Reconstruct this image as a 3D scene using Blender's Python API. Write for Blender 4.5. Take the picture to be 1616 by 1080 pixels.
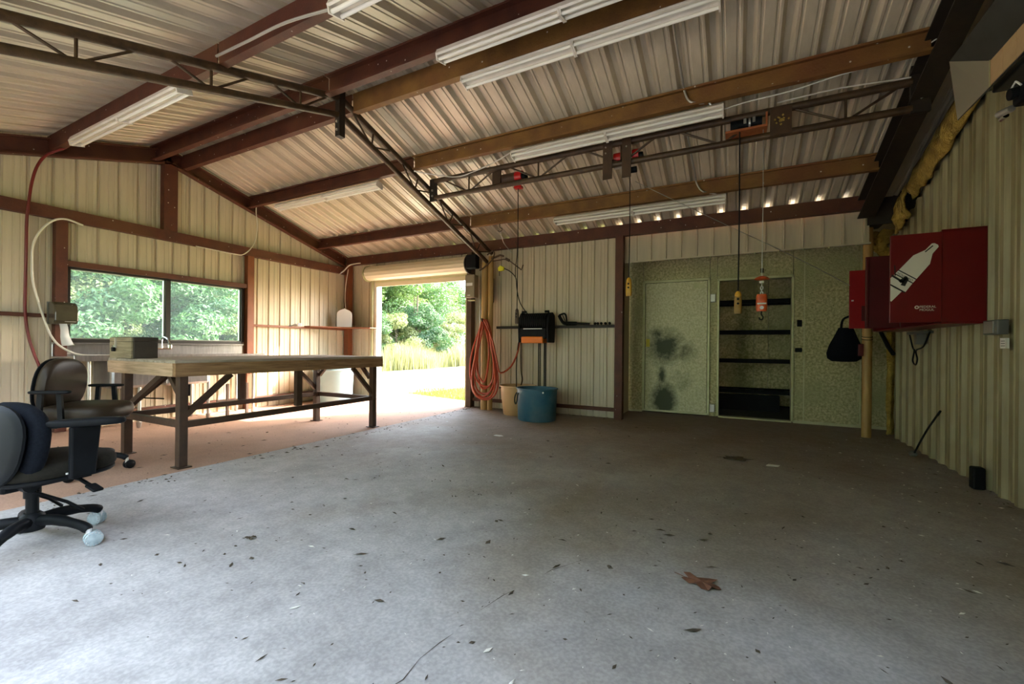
import bpy, math, random
from mathutils import Vector, Matrix, Euler
random.seed(7)
sc = bpy.context.scene
for o in list(bpy.data.objects): bpy.data.objects.remove(o)
COL = sc.collection

# ------------------------------------------------------------------ camera
cam_d = bpy.data.cameras.new('camera'); cam = bpy.data.objects.new('camera', cam_d); COL.objects.link(cam)
yaw = math.radians(27.36); roll = math.radians(0.55)
F = Vector((-math.sin(yaw), math.cos(yaw), 0)); R0 = Vector((math.cos(yaw), math.sin(yaw), 0)); U0 = Vector((0, 0, 1))
RT = R0 * math.cos(roll) + U0 * math.sin(roll); UP = -R0 * math.sin(roll) + U0 * math.cos(roll)
mw = Matrix(((RT.x, UP.x, -F.x, 0), (RT.y, UP.y, -F.y, 0), (RT.z, UP.z, -F.z, 1.0), (0, 0, 0, 1)))
cam.matrix_world = mw
cam_d.sensor_width = 36; cam_d.lens = 680.5 / 1616 * 36
cam_d.shift_x = -0.9 / 1616; cam_d.shift_y = 7.5 / 1616
cam_d.clip_start = 0.02; cam_d.clip_end = 400
sc.camera = cam

# ------------------------------------------------------------------ sky and sun
SUN_EL = math.radians(34.5); SUN_AZ = math.radians(30)      # from +Y towards +X
w = bpy.data.worlds.new('sky'); sc.world = w; w.use_nodes = True
nt = w.node_tree; nt.nodes.clear()
bgn = nt.nodes.new('ShaderNodeBackground'); out = nt.nodes.new('ShaderNodeOutputWorld')
sky = nt.nodes.new('ShaderNodeTexSky'); sky.sky_type = 'NISHITA'; sky.sun_disc = False
sky.sun_elevation = SUN_EL; sky.sun_rotation = SUN_AZ; sky.air_density = 1.0; sky.dust_density = 4.0; sky.ozone_density = 1.0
mixw = nt.nodes.new('ShaderNodeMix'); mixw.data_type = 'RGBA'; mixw.inputs[0].default_value = 0.35
nt.links.new(sky.outputs[0], mixw.inputs[6]); mixw.inputs[7].default_value = (5.6, 6.0, 6.4, 1)   # thin high haze over the whole dome
nt.links.new(mixw.outputs[2], bgn.inputs[0]); bgn.inputs[1].default_value = 0.85
nt.links.new(bgn.outputs[0], out.inputs[0])
sl = bpy.data.lights.new('sun', 'SUN'); sun = bpy.data.objects.new('sun', sl); COL.objects.link(sun)
sl.energy = 7.0; sl.angle = math.radians(0.7); sl.color = (1.0, 0.94, 0.85)
sd = Vector((math.sin(SUN_AZ) * math.cos(SUN_EL), math.cos(SUN_AZ) * math.cos(SUN_EL), math.sin(SUN_EL)))
sun.rotation_euler = sd.to_track_quat('Z', 'Y').to_euler(); sun.location = sd * 60

vs = sc.view_settings
vs.view_transform = 'Standard'; vs.look = 'None'; vs.gamma = 1.0; vs.use_curve_mapping = False
vs.exposure = 2.0
sc.display_settings.display_device = 'sRGB'
sc.cycles.max_bounces = 10; sc.cycles.diffuse_bounces = 7; sc.cycles.glossy_bounces = 4
sc.cycles.transparent_max_bounces = 24; sc.cycles.caustics_reflective = False; sc.cycles.caustics_refractive = False
sc.cycles.use_denoising = True; sc.cycles.sample_clamp_indirect = 8.0

# ------------------------------------------------------------------ materials
MATS = {}
def ND(t, x): return t.nodes.new(x)
def mat(name, c1, c2=None, scale=6.0, rough=0.6, metal=0.0, bump=0.0, bscale=40.0, detail=5.0, lo=0.35, hi=0.65,
        stretch=None, specks=None, c3=None, s3=1.2, emit=None, spec=0.5, bdist=0.01, drip=None):
    m = bpy.data.materials.new(name); m.use_nodes = True; t = m.node_tree
    b = t.nodes['Principled BSDF']
    b.inputs['Roughness'].default_value = rough; b.inputs['Metallic'].default_value = metal
    b.inputs['Specular IOR Level'].default_value = spec
    tc = ND(t, 'ShaderNodeTexCoord'); vec = tc.outputs['Object']
    if stretch:
        mp = ND(t, 'ShaderNodeMapping'); mp.inputs['Scale'].default_value = stretch
        t.links.new(vec, mp.inputs[0]); svec = mp.outputs[0]
    else: svec = vec
    b.inputs['Base Color'].default_value = (*c1, 1)
    cur = None
    def noise(v, s, d=detail, r=0.6):
        n = ND(t, 'ShaderNodeTexNoise'); n.inputs['Scale'].default_value = s; n.inputs['Detail'].default_value = d
        n.inputs['Roughness'].default_value = r; t.links.new(v, n.inputs['Vector']); return n.outputs['Fac']
    def ramp(f, a, bb):
        r = ND(t, 'ShaderNodeMapRange'); r.inputs['From Min'].default_value = a; r.inputs['From Max'].default_value = bb
        t.links.new(f, r.inputs['Value']); return r.outputs[0]
    def mix(fac, A, B):
        x = ND(t, 'ShaderNodeMix'); x.data_type = 'RGBA'
        if isinstance(fac, float): x.inputs[0].default_value = fac
        else: t.links.new(fac, x.inputs[0])
        for k, v in ((6, A), (7, B)):
            if isinstance(v, tuple): x.inputs[k].default_value = (*v, 1)
            else: t.links.new(v, x.inputs[k])
        return x.outputs[2]
    cur = c1
    if c2: cur = mix(ramp(noise(svec, scale), lo, hi), c1, c2)
    if c3: cur = mix(ramp(noise(vec, s3, 3.0), 0.48, 0.72), cur, c3)
    if specks:
        col, ss, thr = specks
        v = ND(t, 'ShaderNodeTexVoronoi'); v.inputs['Scale'].default_value = ss; t.links.new(vec, v.inputs['Vector'])
        cur = mix(ramp(v.outputs['Distance'], thr, thr * 0.6), cur, col)
    if not isinstance(cur, tuple): t.links.new(cur, b.inputs['Base Color'])
    if bump:
        bn = ND(t, 'ShaderNodeBump'); bn.inputs['Strength'].default_value = bump; bn.inputs['Distance'].default_value = bdist
        t.links.new(noise(svec if stretch else vec, bscale, 4.0), bn.inputs['Height']); t.links.new(bn.outputs[0], b.inputs['Normal'])
    if emit:
        b.inputs['Emission Color'].default_value = (*emit[0], 1); b.inputs['Emission Strength'].default_value = emit[1]
    MATS[name] = m; m['b'] = 1
    return m

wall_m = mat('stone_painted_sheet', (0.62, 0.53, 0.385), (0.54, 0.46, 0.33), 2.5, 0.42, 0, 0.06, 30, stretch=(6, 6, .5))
wallR_m = mat('shaded_painted_sheet', (0.38, 0.335, 0.19), (0.26, 0.225, 0.115), 3.0, 0.5, 0, 0.06, 30, stretch=(7, 7, .4), c3=(0.21, 0.165, 0.08), s3=1.6)  # stained wall paint, darkened to put the right side's dimness into the colour
roof_m = mat('roof_sheet', (0.64, 0.56, 0.43), (0.56, 0.485, 0.365), 3.0, 0.38, 0.15, 0.05, 20, stretch=(6, .6, 6))
rust_m = mat('red_oxide_steel', (0.112, 0.029, 0.013), (0.070, 0.019, 0.010), 7, 0.6, 0, 0.25, 60, specks=((0.66, 0.60, 0.52), 11.0, 0.085), c3=(0.13, 0.050, 0.018), s3=1.0)
rusty_m = mat('dusty_rust_steel', (0.255, 0.125, 0.028), (0.170, 0.075, 0.020), 5, 0.65, 0, 0.3, 60, specks=((0.72, 0.66, 0.56), 11.0, 0.09), c3=(0.19, 0.06, 0.02), s3=0.9)
rustw_m = mat('orange_primer_steel', (0.230, 0.070, 0.022), (0.170, 0.048, 0.018), 4, 0.55, 0, 0.2, 60)
truss_m = mat('weathered_truss_pipe', (0.048, 0.027, 0.014), (0.095, 0.054, 0.025), 12, 0.5, 0.2, 0.2, 80)
black_steel = mat('dark_rafter_steel', (0.016, 0.012, 0.009), (0.030, 0.020, 0.013), 8, 0.55, 0.1, 0.2, 50)
brownpl_m = mat('brown_steel_plate', (0.055, 0.030, 0.017), (0.085, 0.045, 0.022), 9, 0.55, 0.1)
tanpipe_m = mat('tan_painted_pipe', (0.50, 0.31, 0.10), (0.36, 0.20, 0.06), 4, 0.5, 0, 0.1, 40, stretch=(4, 4, .6))
conc_m = mat('worn_concrete', (0.46, 0.445, 0.44), (0.37, 0.355, 0.35), 3.0, 0.75, 0, 0.25, 160, detail=14, lo=.38, hi=.62, c3=(0.29, 0.235, 0.175), s3=0.6, specks=((0.085, 0.07, 0.055), 6.5, 0.030), bdist=0.002)
sand_m = mat('sandy_brown_slab', (0.46, 0.275, 0.185), (0.34, 0.205, 0.14), 9, 0.85, 0, 0.4, 160, detail=9, specks=((0.12, 0.07, 0.045), 11, 0.035), bdist=0.003)
galv_m = mat('stucco_galvanised', (0.60, 0.54, 0.30), (0.31, 0.285, 0.13), 34, 0.38, 0.45, 1.0, 60, bdist=0.008, detail=3, lo=.38, hi=.62, c3=(0.34, 0.34, 0.17), s3=1.3)
galvdoor_m = mat('cooler_door_skin', (0.64, 0.61, 0.40), (0.46, 0.44, 0.25), 38, 0.45, 0.35, 0.6, 95, c3=None, bdist=0.005, detail=2)
galvflat_m = mat('flat_galvanised_trim', (0.58, 0.57, 0.34), (0.46, 0.46, 0.25), 6, 0.42, 0.4, 0.05)
steel_m = mat('stainless', (0.55, 0.55, 0.55), (0.42, 0.42, 0.43), 5, 0.28, 0.9, 0.03, 30, stretch=(1, 8, 1))
chrome_m = mat('chrome', (0.8, 0.8, 0.8), rough=0.12, metal=1.0)
zinc_m = mat('zinc_conduit', (0.55, 0.54, 0.50), rough=0.35, metal=0.7)
fixt_m = mat('white_enamel_fixture', (0.80, 0.75, 0.69), (0.70, 0.645, 0.575), 6, 0.4, 0)
tubeglass_m = mat('unlit_tube', (0.85, 0.83, 0.76), rough=0.25)
black_m = mat('black_plastic', (0.005, 0.0055, 0.0065), (0.008, 0.009, 0.011), 6, 0.55, spec=.12)
blackfab_m = mat('black_fabric', (0.004, 0.005, 0.008), (0.007, 0.009, 0.013), 90, 0.95, 0, 0.5, 300, bdist=.002, spec=.1)
seatfab_m = mat('grey_black_seat_fabric', (0.020, 0.018, 0.014), (0.014, 0.013, 0.010), 60, 0.85, 0, 0.5, 300, bdist=.002, spec=.1)
brownfab_m = mat('dark_brown_vinyl', (0.030, 0.019, 0.010), (0.020, 0.013, 0.008), 6, 0.5, 0, 0.25, 120, bdist=.002, spec=.3)
clear_m = mat('clear_caster', (0.42, 0.50, 0.53), (0.26, 0.32, 0.35), 30, 0.2, 0, 0.1)
metaldot_m = mat('bright_stud', (0.85, 0.85, 0.85), rough=0.25, metal=0.5)
wood_m = mat('weathered_pine', (0.45, 0.265, 0.135), (0.205, 0.108, 0.048), 5.0, 0.75, 0, 0.5, 30, stretch=(5, .7, 9), detail=8, lo=.32, hi=.68)
woodx_lit_m = mat('weathered_pine_cross_lit', (0.68, 0.48, 0.33), (0.42, 0.275, 0.165), 5.0, 0.75, 0, 0.5, 30, stretch=(.7, 5, 9), detail=8, lo=.32, hi=.68)  # same pine made lighter, light on the bench ends put into the colour
greywood_m = mat('grey_crate_wood', (0.40, 0.335, 0.22), (0.24, 0.195, 0.12), 5.0, 0.75, 0, 0.5, 30, stretch=(1, 5, 9), detail=8)
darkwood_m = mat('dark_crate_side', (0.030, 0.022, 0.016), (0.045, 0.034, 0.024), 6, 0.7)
leg_m = mat('brown_iron_leg', (0.085, 0.048, 0.030), (0.055, 0.032, 0.022), 8, 0.55, 0.1, 0.2, 60)
white_m = mat('white_plastic', (0.80, 0.79, 0.75), rough=0.45)
paper_m = mat('paper', (0.82, 0.81, 0.80), rough=0.9)
hosew_m = mat('white_hose_rubber', (0.74, 0.70, 0.60), rough=0.45)
hoser_m = mat('red_hose_rubber', (0.19, 0.016, 0.016), (0.13, 0.012, 0.012), 5, 0.4)
hoseo_m = mat('orange_red_hose', (0.52, 0.078, 0.022), (0.42, 0.055, 0.018), 4, 0.42)
binblue_m = mat('pale_blue_bin', (0.26, 0.43, 0.50), (0.23, 0.39, 0.46), 3, 0.35)
tub_m = mat('blue_tub_plastic', (0.022, 0.105, 0.170), (0.035, 0.13, 0.19), 5, 0.42, 0, .1, c3=(0.10, 0.17, 0.21), s3=3)
tubin_m = mat('blue_tub_dark', (0.012, 0.06, 0.10), rough=.5)
tan_m = mat('tan_bucket_plastic', (0.58, 0.36, 0.17), (0.50, 0.30, 0.13), 3, 0.4)
orange_m = mat('orange_plastic', (0.80, 0.20, 0.012), rough=0.4)
orangehook_m = mat('orange_hook_paint', (0.78, 0.13, 0.02), (0.50, 0.07, 0.015), 12, 0.4)
yellow_m = mat('yellow_plastic', (0.62, 0.33, 0.02), (0.48, 0.24, 0.015), 8, 0.45)
yelloww_m = mat('grubby_yellow', (0.34, 0.19, 0.03), (0.22, 0.12, 0.02), 15, 0.5)
brightyel_m = mat('lemon_plastic', (0.75, 0.70, 0.03), rough=0.5)
red_m = mat('red_cabinet_paint', (0.15, 0.0025, 0.004), (0.12, 0.002, 0.0035), 3, 0.35)
redin_m = mat('red_cabinet_inside', (0.09, 0.0015, 0.003), (0.07, 0.001, 0.002), 3, 0.45)
redlit_m = mat('lit_red_paint', (0.34, 0.004, 0.007), (0.30, 0.0035, 0.006), 3, 0.4)  # cabinet red made brighter so the far door looks lit
redhoist_m = mat('red_hoist_paint', (0.55, 0.012, 0.012), rough=0.35)
printw_m = mat('print_white', (0.72, 0.68, 0.56), rough=0.5)
printk_m = mat('print_black', (0.012, 0.010, 0.010), rough=0.5)
grey_m = mat('grey_electrical_box', (0.16, 0.165, 0.15), (0.12, 0.125, 0.115), 6, 0.45, 0.2)
opbox_m = mat('operator_box_grey', (0.30, 0.25, 0.18), (0.23, 0.19, 0.13), 5, 0.45, 0.2)
disp_m = mat('dispenser_smoke', (0.085, 0.075, 0.045), (0.060, 0.052, 0.034), 4, 0.25)
rolldoor_m = mat('cream_roll_door', (0.72, 0.64, 0.46), (0.62, 0.54, 0.38), 4, 0.45, 0, 0, stretch=(.4, 6, 6))
jamb_m = mat('white_jamb', (0.70, 0.66, 0.58), rough=0.45)
insul_m = mat('yellow_insulation', (0.62, 0.42, 0.09), (0.30, 0.19, 0.04), 9, 0.95, 0, 1.0, 30, detail=9, bdist=.03)
tile_m = mat('ceramic_tile', (0.50, 0.34, 0.18), (0.44, 0.29, 0.15), 8, 0.7, 0, 0.2, 200)
refl_m = mat('reflector_plate', (0.42, 0.40, 0.32), rough=0.30, metal=0.8)
darkhous_m = mat('heater_housing', (0.045, 0.046, 0.042), (0.03, 0.03, 0.028), 6, 0.45, 0.3)
leafbrown_m = mat('dry_leaf', (0.20, 0.085, 0.045), (0.12, 0.05, 0.03), 30, 0.8)
crumb_m = mat('dark_crumbs', (0.055, 0.043, 0.032), (0.10, 0.075, 0.05), 50, 0.9)
chip_m = mat('pale_chips', (0.78, 0.76, 0.70), rough=0.8)
grime_m = mat('black_grime', (0.02, 0.022, 0.018), (0.04, 0.042, 0.03), 20, 0.9)
yelsticker_m = mat('yellow_sticker', (0.62, 0.52, 0.04), rough=0.5)
gravel_m = mat('pale_gravel', (0.43, 0.40, 0.33), (0.34, 0.31, 0.24), 3, 0.95, 0, 0.5, 60, c3=(0.27, 0.30, 0.11), s3=0.35)
apron_m = mat('outdoor_concrete', (0.42, 0.39, 0.35), (0.36, 0.34, 0.31), 2, 0.85, 0, 0.2, 60)
drive_m = mat('dirt_drive', (0.30, 0.27, 0.24), (0.24, 0.215, 0.19), 2, 0.9)
lawn_m = mat('lawn_soil', (0.16, 0.21, 0.045), (0.24, 0.26, 0.08), 1.5, 0.95, 0, 0.4, 20)
bark_m = mat('bark', (0.10, 0.075, 0.05), (0.05, 0.038, 0.028), 8, 0.9, 0, 0.8, 20, stretch=(4, 4, .6))

def foliage_mat(name, c1, c2, s=0.9, trans=0.35):
    m = bpy.data.materials.new(name); m.use_nodes = True; t = m.node_tree; t.nodes.clear()
    o = ND(t, 'ShaderNodeOutputMaterial'); d = ND(t, 'ShaderNodeBsdfDiffuse'); tr = ND(t, 'ShaderNodeBsdfTranslucent')
    g = ND(t, 'ShaderNodeBsdfGlossy'); g.inputs['Roughness'].default_value = 0.45
    mx = ND(t, 'ShaderNodeMixShader'); mx.inputs[0].default_value = trans
    m2 = ND(t, 'ShaderNodeMixShader'); m2.inputs[0].default_value = 0.06
    tc = ND(t, 'ShaderNodeTexCoord'); n = ND(t, 'ShaderNodeTexNoise'); n.inputs['Scale'].default_value = s; n.inputs['Detail'].default_value = 6
    oi = ND(t, 'ShaderNodeObjectInfo')
    ad = ND(t, 'ShaderNodeMath'); ad.operation = 'MULTIPLY_ADD'; ad.inputs[1].default_value = 0.35; 
    t.links.new(oi.outputs['Random'], ad.inputs[0])
    mr = ND(t, 'ShaderNodeMapRange'); mr.inputs['From Min'].default_value = 0.35; mr.inputs['From Max'].default_value = 0.95
    c = ND(t, 'ShaderNodeMix'); c.data_type = 'RGBA'; c.inputs[6].default_value = (*c1, 1); c.inputs[7].default_value = (*c2, 1)
    t.links.new(tc.outputs['Object'], n.inputs['Vector']); t.links.new(n.outputs['Fac'], ad.inputs[2]); t.links.new(ad.outputs[0], mr.inputs['Value'])
    t.links.new(mr.outputs[0], c.inputs[0])
    for s_ in (d, tr): t.links.new(c.outputs[2], s_.inputs['Color'])
    t.links.new(d.outputs[0], mx.inputs[1]); t.links.new(tr.outputs[0], mx.inputs[2])
    t.links.new(mx.outputs[0], m2.inputs[1]); t.links.new(g.outputs[0], m2.inputs[2]); t.links.new(m2.outputs[0], o.inputs[0])
    MATS[name] = m; return m
leafA_m = foliage_mat('leaves_mid_green', (0.048, 0.120, 0.024), (0.165, 0.265, 0.065), trans=.45)
leafB_m = foliage_mat('leaves_deep_green', (0.030, 0.095, 0.030), (0.105, 0.210, 0.060), trans=.45)
leafC_m = foliage_mat('leaves_pale_green', (0.120, 0.190, 0.050), (0.290, 0.310, 0.120), trans=.42)
grass_m = foliage_mat('tall_grass_blades', (0.120, 0.155, 0.035), (0.300, 0.285, 0.120), 0.7, 0.42)
lawnb_m = foliage_mat('lawn_blades', (0.10, 0.155, 0.02), (0.22, 0.24, 0.05), 1.2, 0.4)

def glass_mat():
    m = bpy.data.materials.new('window_glass'); m.use_nodes = True; t = m.node_tree; t.nodes.clear()
    o = ND(t, 'ShaderNodeOutputMaterial'); tr = ND(t, 'ShaderNodeBsdfTransparent'); g = ND(t, 'ShaderNodeBsdfGlossy')
    tr.inputs[0].default_value = (0.90, 0.98, 0.93, 1); g.inputs['Roughness'].default_value = 0.03
    fr = ND(t, 'ShaderNodeFresnel'); fr.inputs[0].default_value = 1.45
    mx = ND(t, 'ShaderNodeMixShader'); t.links.new(fr.outputs[0], mx.inputs[0]); t.links.new(tr.outputs[0], mx.inputs[1]); t.links.new(g.outputs[0], mx.inputs[2])
    tl = ND(t, 'ShaderNodeBsdfTranslucent'); tl.inputs[0].default_value = (0.75, 0.82, 0.78, 1)      # film of dust on the pane
    m2 = ND(t, 'ShaderNodeMixShader'); m2.inputs[0].default_value = 0.05; t.links.new(mx.outputs[0], m2.inputs[1]); t.links.new(tl.outputs[0], m2.inputs[2])
    t.links.new(m2.outputs[0], o.inputs[0]); MATS['window_glass'] = m; return m
glass_m = glass_mat()

# concrete: browner and darker towards the back of the slab, with a ragged edge
def floor_tone(m, dirt=.85):
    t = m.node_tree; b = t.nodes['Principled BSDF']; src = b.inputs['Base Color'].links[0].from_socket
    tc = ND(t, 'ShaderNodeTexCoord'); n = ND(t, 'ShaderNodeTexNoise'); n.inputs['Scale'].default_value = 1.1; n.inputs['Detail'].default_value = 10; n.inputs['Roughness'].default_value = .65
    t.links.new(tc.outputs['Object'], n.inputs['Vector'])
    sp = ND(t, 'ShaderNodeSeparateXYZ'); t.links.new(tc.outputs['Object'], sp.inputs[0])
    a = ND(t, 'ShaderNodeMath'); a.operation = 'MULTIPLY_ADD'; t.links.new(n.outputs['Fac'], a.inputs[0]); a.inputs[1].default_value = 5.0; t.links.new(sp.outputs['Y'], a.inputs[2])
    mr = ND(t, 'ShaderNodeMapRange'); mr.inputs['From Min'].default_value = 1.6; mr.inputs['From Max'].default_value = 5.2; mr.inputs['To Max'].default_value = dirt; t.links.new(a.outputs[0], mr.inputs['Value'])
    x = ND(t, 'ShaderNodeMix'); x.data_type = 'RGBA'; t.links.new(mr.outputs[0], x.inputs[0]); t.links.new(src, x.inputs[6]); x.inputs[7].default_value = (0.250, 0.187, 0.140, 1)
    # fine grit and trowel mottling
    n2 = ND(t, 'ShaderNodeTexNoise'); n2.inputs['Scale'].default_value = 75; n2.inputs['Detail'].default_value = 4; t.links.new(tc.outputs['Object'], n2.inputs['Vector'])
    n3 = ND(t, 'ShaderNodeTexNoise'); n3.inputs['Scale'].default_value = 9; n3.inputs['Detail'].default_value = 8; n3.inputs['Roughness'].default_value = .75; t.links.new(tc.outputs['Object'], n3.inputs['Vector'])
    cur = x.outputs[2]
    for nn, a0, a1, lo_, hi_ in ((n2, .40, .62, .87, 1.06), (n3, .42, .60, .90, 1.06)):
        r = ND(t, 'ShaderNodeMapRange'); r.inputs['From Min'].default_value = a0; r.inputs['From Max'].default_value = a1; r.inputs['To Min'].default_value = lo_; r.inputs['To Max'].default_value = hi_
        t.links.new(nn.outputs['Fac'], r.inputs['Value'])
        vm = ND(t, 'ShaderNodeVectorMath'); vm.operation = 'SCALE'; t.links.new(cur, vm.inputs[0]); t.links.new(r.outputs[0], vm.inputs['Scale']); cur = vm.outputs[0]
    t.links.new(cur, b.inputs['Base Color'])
floor_tone(conc_m); floor_tone(sand_m, 0.0)

# cooler door: mould stains with shapes of their own
def door_stain(m):
    t = m.node_tree; b = t.nodes['Principled BSDF']; src = b.inputs['Base Color'].links[0].from_socket
    tc = ND(t, 'ShaderNodeTexCoord'); n = ND(t, 'ShaderNodeTexNoise'); n.inputs['Scale'].default_value = 14; n.inputs['Detail'].default_value = 9; n.inputs['Roughness'].default_value = .75
    t.links.new(tc.outputs['Object'], n.inputs['Vector'])
    tot = None
    # blobs in door coordinates (x from door centre, z above its foot): centre, radii
    for cx, cz, rx, rz, k in ((-0.14, 1.02, .44, .46, 1.0), (-0.26, 1.20, .22, .26, .8), (-0.16, 0.20, .30, .44, 1.2), (-0.19, .58, .12, .30, .9), (0.14, 0.95, .30, .34, .7), (0.1, .5, .4, .5, .45)):
        mp = ND(t, 'ShaderNodeMapping'); mp.vector_type = 'POINT'
        mp.inputs['Location'].default_value = (-cx / rx, 0, -cz / rz); mp.inputs['Scale'].default_value = (1 / rx, 0, 1 / rz)
        t.links.new(tc.outputs['Object'], mp.inputs[0])
        ln = ND(t, 'ShaderNodeVectorMath'); ln.operation = 'LENGTH'; t.links.new(mp.outputs[0], ln.inputs[0])
        mr = ND(t, 'ShaderNodeMapRange'); mr.inputs['From Min'].default_value = 1.0; mr.inputs['From Max'].default_value = 0.1; mr.inputs['To Max'].default_value = k
        t.links.new(ln.outputs['Value'], mr.inputs['Value'])
        if tot is None: tot = mr.outputs[0]
        else:
            a = ND(t, 'ShaderNodeMath'); a.operation = 'MAXIMUM'; t.links.new(tot, a.inputs[0]); t.links.new(mr.outputs[0], a.inputs[1]); tot = a.outputs[0]
    ml = ND(t, 'ShaderNodeMath'); ml.operation = 'ADD'; t.links.new(tot, ml.inputs[0]); t.links.new(n.outputs['Fac'], ml.inputs[1])
    mr = ND(t, 'ShaderNodeMapRange'); mr.inputs['From Min'].default_value = 0.78; mr.inputs['From Max'].default_value = 1.35; t.links.new(ml.outputs[0], mr.inputs['Value'])
    x = ND(t, 'ShaderNodeMix'); x.data_type = 'RGBA'; t.links.new(mr.outputs[0], x.inputs[0]); t.links.new(src, x.inputs[6]); x.inputs[7].default_value = (0.055, 0.065, 0.030, 1)
    t.links.new(x.outputs[2], b.inputs['Base Color'])
door_stain(galvdoor_m)

# ------------------------------------------------------------------ mesh helpers
def V(*a): return Vector(a)
class MB:
    def __init__(s): s.v = []; s.f = []
    def add(s, vs, fs):
        n = len(s.v); s.v += [tuple(x) for x in vs]; s.f += [tuple(i + n for i in q) for q in fs]; return s
    def box(s, x0, x1, y0, y1, z0, z1):
        return s.add([(x0, y0, z0), (x1, y0, z0), (x1, y1, z0), (x0, y1, z0), (x0, y0, z1), (x1, y0, z1), (x1, y1, z1), (x0, y1, z1)],
                     [(0, 3, 2, 1), (4, 5, 6, 7), (0, 1, 5, 4), (1, 2, 6, 5), (2, 3, 7, 6), (3, 0, 4, 7)])
    def obox(s, c, size, rot=(0, 0, 0)):
        M = Euler(rot).to_matrix(); h = Vector(size) / 2; c = Vector(c); vs = []
        for sx, sy, sz in ((-1, -1, -1), (1, -1, -1), (1, 1, -1), (-1, 1, -1), (-1, -1, 1), (1, -1, 1), (1, 1, 1), (-1, 1, 1)):
            vs.append(c + M @ V(sx * h.x, sy * h.y, sz * h.z))
        return s.add(vs, [(0, 3, 2, 1), (4, 5, 6, 7), (0, 1, 5, 4), (1, 2, 6, 5), (2, 3, 7, 6), (3, 0, 4, 7)])
    def bar(s, a, b, w_, h_, up=(0, 0, 1)):
        a = Vector(a); b = Vector(b); d = (b - a).normalized(); up = Vector(up)
        sd_ = d.cross(up)
        if sd_.length < 1e-4: sd_ = d.cross(V(1, 0, 0))
        sd_.normalize(); u = sd_.cross(d); vs = []
        for p in (a, b):
            for i, j in ((-1, -1), (1, -1), (1, 1), (-1, 1)): vs.append(p + sd_ * (i * w_ / 2) + u * (j * h_ / 2))
        return s.add(vs, [(0, 1, 2, 3), (7, 6, 5, 4), (0, 4, 5, 1), (1, 5, 6, 2), (2, 6, 7, 3), (3, 7, 4, 0)])
    def tube(s, pts, r, n=8, closed=False):
        P = [Vector(p) for p in pts]; m = len(P); rr = r if isinstance(r, (list, tuple)) else [r] * m
        base = len(s.v); prev = None; rings = []
        for i in range(m):
            if closed: t = P[(i + 1) % m] - P[i - 1]
            else: t = P[min(i + 1, m - 1)] - P[max(i - 1, 0)]
            if t.length < 1e-9: t = V(0, 0, 1)
            t.normalize()
            if prev is None:
                a = t.orthogonal().normalized()
            else:
                a = prev - t * prev.dot(t)
                a = a.normalized() if a.length > 1e-6 else t.orthogonal().normalized()
            prev = a; b = t.cross(a); rings.append(len(s.v))
            for k in range(n):
                an = 2 * math.pi * k / n
                s.v.append(tuple(P[i] + (a * math.cos(an) + b * math.sin(an)) * rr[i]))
        for i in range(m if closed else m - 1):
            r0 = rings[i]; r1 = rings[(i + 1) % m]
            for k in range(n): s.f.append((r0 + k, r0 + (k + 1) % n, r1 + (k + 1) % n, r1 + k))
        if not closed:
            s.f.append(tuple(rings[0] + k for k in reversed(range(n)))); s.f.append(tuple(rings[-1] + k for k in range(n)))
        return s
    def lathe(s, prof, n=20, c=(0, 0, 0), M=None, sx=1, sy=1, caps=True):
        c = Vector(c); rings = []
        for r, z in prof:
            rings.append(len(s.v))
            for k in range(n):
                a = 2 * math.pi * k / n; p = V(r * math.cos(a) * sx, r * math.sin(a) * sy, z)
                if M: p = M @ p
                s.v.append(tuple(c + p))
        for i in range(len(prof) - 1):
            for k in range(n): s.f.append((rings[i] + k, rings[i] + (k + 1) % n, rings[i + 1] + (k + 1) % n, rings[i + 1] + k))
        if caps:
            s.f.append(tuple(rings[0] + k for k in reversed(range(n)))); s.f.append(tuple(rings[-1] + k for k in range(n)))
        return s
    def prism(s, poly, ext):      # poly: list of 3d points, ext vector
        ext = Vector(ext); P = [Vector(p) for p in poly]; n = len(P)
        return s.add([*P, *[p + ext for p in P]], [tuple(reversed(range(n))), tuple(range(n, 2 * n))] + [(i, (i + 1) % n, n + (i + 1) % n, n + i) for i in range(n)])
    def sheet(s, P, Q, t=None):   # strip between two polylines
        n = len(P); b = len(s.v); s.v += [tuple(p) for p in P] + [tuple(q) for q in Q]
        for i in range(n - 1): s.f.append((b + i, b + i + 1, b + n + i + 1, b + n + i))
        return s
    def build(s, name, m, parent=None, local=False, smooth=False, bevel=0.0, label=None, solid=0.0, sub=0):
        off = V(0, 0, 0); vs = s.v
        if not local:
            if parent is None:
                xs = [p[0] for p in vs]; ys = [p[1] for p in vs]; zs = [p[2] for p in vs]
                off = V((min(xs) + max(xs)) / 2, (min(ys) + max(ys)) / 2, min(zs))
            else:
                q = parent
                while q: off = off + q.location; q = q.parent
            vs = [(p[0] - off.x, p[1] - off.y, p[2] - off.z) for p in vs]
        me = bpy.data.meshes.new(name); me.from_pydata(vs, [], s.f); me.materials.append(m); me.update()
        if smooth:
            me.polygons.foreach_set('use_smooth', [True] * len(me.polygons))
            try: me.set_sharp_from_angle(angle=math.radians(40))
            except Exception: pass
        o = bpy.data.objects.new(name, me); COL.objects.link(o)
        if parent is not None: o.parent = parent
        elif not local: o.location = off
        if bevel:
            b = o.modifiers.new('bevel', 'BEVEL'); b.width = bevel; b.segments = 2; b.limit_method = 'ANGLE'; b.angle_limit = math.radians(50)
        if solid:
            b = o.modifiers.new('solid', 'SOLIDIFY'); b.thickness = solid; b.offset = 0
        if sub:
            b = o.modifiers.new('sub', 'SUBSURF'); b.levels = sub; b.render_levels = sub
        if label: o['label'] = label
        return o
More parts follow.
